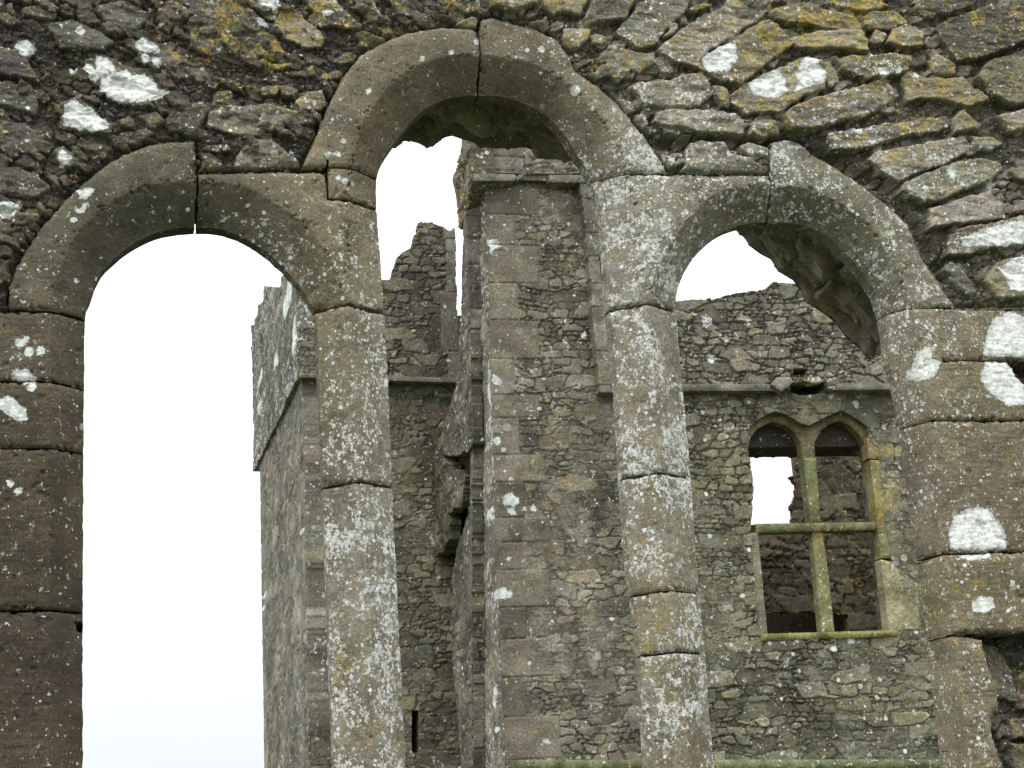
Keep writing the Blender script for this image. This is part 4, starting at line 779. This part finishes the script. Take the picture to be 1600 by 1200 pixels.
patch('upper_side_wall', wing, SA2, [(466.5, 200), (467, 440), (468, 588), (400, 733), (398, 737), (395, 560), (394, 509), (399, 507), (399, 499), (404, 492), (405, 478), (412, 470), (414, 447), (436, 450), (440, 446), (439, 434), (444, 430), (450, 424), (462, 300)], .034, 405, smear=.5, ld=0.4, ly=.15, thick=.5, tone=.85, ch=(.09, .24), sw=(.3, .9),
      crust=[[(442, 480), (452, 440), (460, 430), (456, 470), (446, 500)], [(458, 520), (465, 490), (466, 540), (460, 560)], [(404, 600), (412, 570), (412, 590), (402, 620)], [(402, 640), (412, 620), (408, 650)], [(430, 560), (436, 545), (436, 570), (428, 580)]])
box('back_core', wing, float(pA.at([(500, 800)])[0, 0]) + .5, float(pA.at([(800, 800)])[0, 0]), YA + .62, YA + 1.2, 0, float(pA.at([(560, 470)])[0, 2]))

# ---------------- right wing with the two-light window
YC = 13.98
pC = front(YC); pC2 = front(YC - .13)
hall = empty('hall_wall', (float(pC.at([(1250, 900)])[0, 0]), YC + .4, 0), 'rubble wall with a mossy two-light traceried window seen through the right lancet', 'ruined wall')
WIN = [(1166, 700), (1168, 672), (1185, 655), (1208, 644), (1228, 648), (1245, 660), (1262, 666), (1290, 652), (1315, 641), (1340, 655), (1357, 668), (1358, 690), (1372, 700), (1382, 815), (1392, 870), (1402, 992), (1184, 998), (1172, 830), (1174, 795), (1176, 760), (1171, 720)]
patch('lower_wall', hall, pC, [(1030, 600), (1040, 1186), down((1040, 1186), pC), down((1680, 1186), pC), (1680, 1186), (1660, 600)], .0115, 501, smear=1.05, ld=0.14, ly=.22, thick=.55, tone=1.0, tint=(.98, 1.0, .9), holes=[WIN, [(1234, 604), (1244, 598), (1284, 598), (1290, 606), (1276, 616), (1250, 618), (1236, 614)]], relief=1.25, crust=[(1330, 1000, 6), (1300, 1015, 5), (1180, 905, 5), (1336, 632, 5)])
patch('upper_wall', hall, pC2, [(904, 288), (910, 320), (918, 400), (926, 500), (935, 600), (937, 614), (1000, 614), (1060, 611), (1203, 611), (1215, 613), (1226, 609), (1234, 600), (1248, 595), (1262, 597), (1276, 594), (1288, 598), (1292, 608), (1307, 609), (1660, 609), (1660, 470), (1420, 462), (1300, 452), (1262, 454), (1246, 445), (1228, 444), (1208, 441), (1201, 447), (1199, 452), (1180, 455), (1150, 459), (1120, 467), (1090, 469), (1058, 472), (1035, 474), (1000, 300), (930, 288)],
      .0115, 502, smear=.2, ld=0.105, ly=.22, thick=.5, tone=1.0, relief=1.5, ch=(.06, .17), sw=(.12, .42), rag=.012, holes=[[(1237, 577), (1260, 576), (1259, 588), (1237, 588)]],
      quoin=dict(edge=[(904, 288), (918, 400), (937, 614)], w=(.19, .2), h=(.3, .6), col=(.2, .182, .14)), crust=[(1110, 562, 6), (1105, 503, 8), (1166, 506, 4), (1084, 490, 4)])
patch('string_course', hall, front(YC - .2), [(1040, 599), (1203, 600), (1203, 610), (1040, 611)], .016, 503, style='plain', bevel=.012, ld=0.0525, ly=.35, thick=.22, tone=.95)
patch('string_course', hall, front(YC - .2), [(1307, 599), (1660, 596), (1660, 606), (1307, 609)], .016, 504, style='plain', bevel=.012, ld=0.0525, ly=.35, thick=.22, tone=.95)
patch('string_course', hall, front(YC - .14), [(800, 1187), (1680, 1186), (1680, 1200), (800, 1202)], .016, 505, style='plain', bevel=.02, ld=0.0875, ly=.3, thick=.3, tone=.9, tint=(.9, 1.05, .7))
patch('corbel_stone', hall, front(YC - .2), [(1205, 600), (1215, 589), (1235, 588), (1240, 596), (1232, 604), (1222, 611)], .012, 506, style='plain', bevel=.02, ld=0.105, thick=.2)
patch('corbel_stone', hall, front(YC - .18), [(1262, 590), (1280, 588), (1286, 596), (1268, 598)], .012, 507, style='plain', bevel=.015, ld=0.6, thick=.2)
patch('corbel_stone', hall, front(YC - .16), [(1240, 592), (1258, 588), (1262, 595), (1242, 598)], .012, 508, style='plain', bevel=.015, ld=0.105, thick=.2)
pT = front(YC + .08); MOSS = (1.03, 1.0, .66)
LA = [(1172, 830), (1175, 795), (1177, 760), (1174, 730), (1170, 700), (1174, 682), (1186, 668), (1207, 658), (1230, 664), (1244, 676), (1252, 692), (1256, 720), (1263, 780), (1268, 830)]
LB = [(1283, 830), (1279, 770), (1275, 715), (1274, 690), (1284, 672), (1298, 661), (1311, 657), (1330, 664), (1344, 678), (1353, 696), (1357, 730), (1364, 780), (1371, 830)]
win_ = patch('window_tracery', hall, pT, [(1158, 740), (1156, 690), (1164, 666), (1185, 650), (1208, 640), (1230, 645), (1262, 664), (1290, 650), (1315, 637), (1342, 652), (1360, 666), (1362, 700), (1376, 716), (1388, 830), (1160, 830)], .012, 510, style='plain', bevel=.03, holes=[LA, LB], tint=MOSS, tone=.95, ld=0.035, ly=.35, thick=.18)
patch('mullion', win_, front(YC + .05), [(1256, 715), (1276, 715), (1283, 815), (1268, 815)], .01, 511, style='plain', bevel=.022, tint=(.9, 1.02, .62), ld=0.105, ly=.3, thick=.16)
patch('mullion', win_, front(YC + .07), [(1269, 828), (1286, 828), (1296, 900), (1305, 988), (1285, 989), (1276, 900)], .01, 512, style='plain', bevel=.022, tint=(.95, 1.02, .6), ld=0.105, ly=.3, thick=.16)
patch('transom', win_, front(YC + .03), [(1182, 818), (1382, 815), (1382, 827), (1182, 832)], .01, 513, style='plain', bevel=.02, tint=(.85, .95, .6), ld=0.07, ly=.3, thick=.2)
patch('sill', win_, front(YC - .06), [(1190, 990), (1404, 984), (1404, 994), (1190, 1001)], .01, 514, style='plain', bevel=.02, tint=(.9, 1.02, .5), ld=0.0525, ly=.3, thick=.35)
patch('jamb', win_, front(YC + .02), [(1170, 832), (1185, 832), (1200, 990), (1183, 998)], .012, 515, style='plain', bevel=.02, tint=(1.0, 1.0, .85), ld=0.14, ly=.2, thick=.25)
patch('jamb', win_, front(YC - .01), [(1356, 683), (1382, 682), (1402, 705), (1404, 718), (1358, 716)], .012, 516, style='plain', bevel=.02, tint=(1.15, 1.02, .58), ld=0.035, ly=.6, thick=.2)
patch('jamb', win_, front(YC - .01), [(1360, 718), (1388, 720), (1398, 750), (1412, 758), (1410, 790), (1400, 832), (1374, 834)], .012, 517, style='plain', bevel=.02, tint=(1.1, 1.02, .6), ld=0.0525, ly=.5, thick=.2)
patch('jamb', win_, front(YC - .01), [(1374, 834), (1412, 832), (1414, 870), (1378, 872)], .012, 518, style='plain', bevel=.02, tint=(1.0, 1.04, .62), ld=0.07, ly=.4, thick=.2)
patch('jamb', win_, front(YC - .02), [(1377, 874), (1394, 878), (1436, 915), (1440, 984), (1390, 988)], .012, 519, style='plain', bevel=.015, tint=(1.1, 1.08, .8), tone=1.15, ld=0.07, ly=.2, thick=.2)
zl = float(pC.at([(1260, 690)])[0, 2])
xl, xr = float(pC.at([(1120, 690)])[0, 0]), float(pC.at([(1440, 690)])[0, 0])
box('rear_lintel', hall, xl, xr, YC + .29, YC + .85, zl, zl + 1.0, (.055, .048, .038))  # near-black colour paints in the deep shade behind the tracery
patch('rear_lintel', hall, front(YC + .86), [(1120, 620), (1440, 620), (1440, 706), (1375, 708), (1330, 709), (1290, 707), (1252, 709), (1240, 712), (1226, 708), (1212, 712), (1200, 710), (1186, 713), (1168, 711), (1120, 712)], .014, 520, rag=.015, thick=.12, tone=.4, ld=0.0175)  # ragged rear edge, darkened in colour for the same painted shade
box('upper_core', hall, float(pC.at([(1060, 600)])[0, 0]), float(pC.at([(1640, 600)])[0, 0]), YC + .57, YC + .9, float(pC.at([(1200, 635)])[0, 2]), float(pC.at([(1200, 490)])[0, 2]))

# ---------------- wall inside, behind the two-light window
YE = 17.2
pE = front(YE)
inner = empty('inner_wall', (float(pE.at([(1300, 900)])[0, 0]), YE + .3, 0), 'dark broken inner wall glimpsed behind the mossy two-light window', 'ruined wall')
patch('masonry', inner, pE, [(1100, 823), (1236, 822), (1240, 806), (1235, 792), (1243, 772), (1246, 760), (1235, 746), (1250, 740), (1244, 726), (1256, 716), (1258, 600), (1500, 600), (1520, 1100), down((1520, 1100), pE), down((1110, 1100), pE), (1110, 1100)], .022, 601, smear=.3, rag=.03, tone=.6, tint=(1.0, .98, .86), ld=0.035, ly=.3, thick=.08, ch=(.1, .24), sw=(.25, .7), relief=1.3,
      holes=[[(1196, 960), (1260, 956), (1322, 960), (1322, 986), (1310, 992), (1196, 995)], [(1188, 888), (1225, 884), (1236, 888), (1220, 894), (1190, 895)]])
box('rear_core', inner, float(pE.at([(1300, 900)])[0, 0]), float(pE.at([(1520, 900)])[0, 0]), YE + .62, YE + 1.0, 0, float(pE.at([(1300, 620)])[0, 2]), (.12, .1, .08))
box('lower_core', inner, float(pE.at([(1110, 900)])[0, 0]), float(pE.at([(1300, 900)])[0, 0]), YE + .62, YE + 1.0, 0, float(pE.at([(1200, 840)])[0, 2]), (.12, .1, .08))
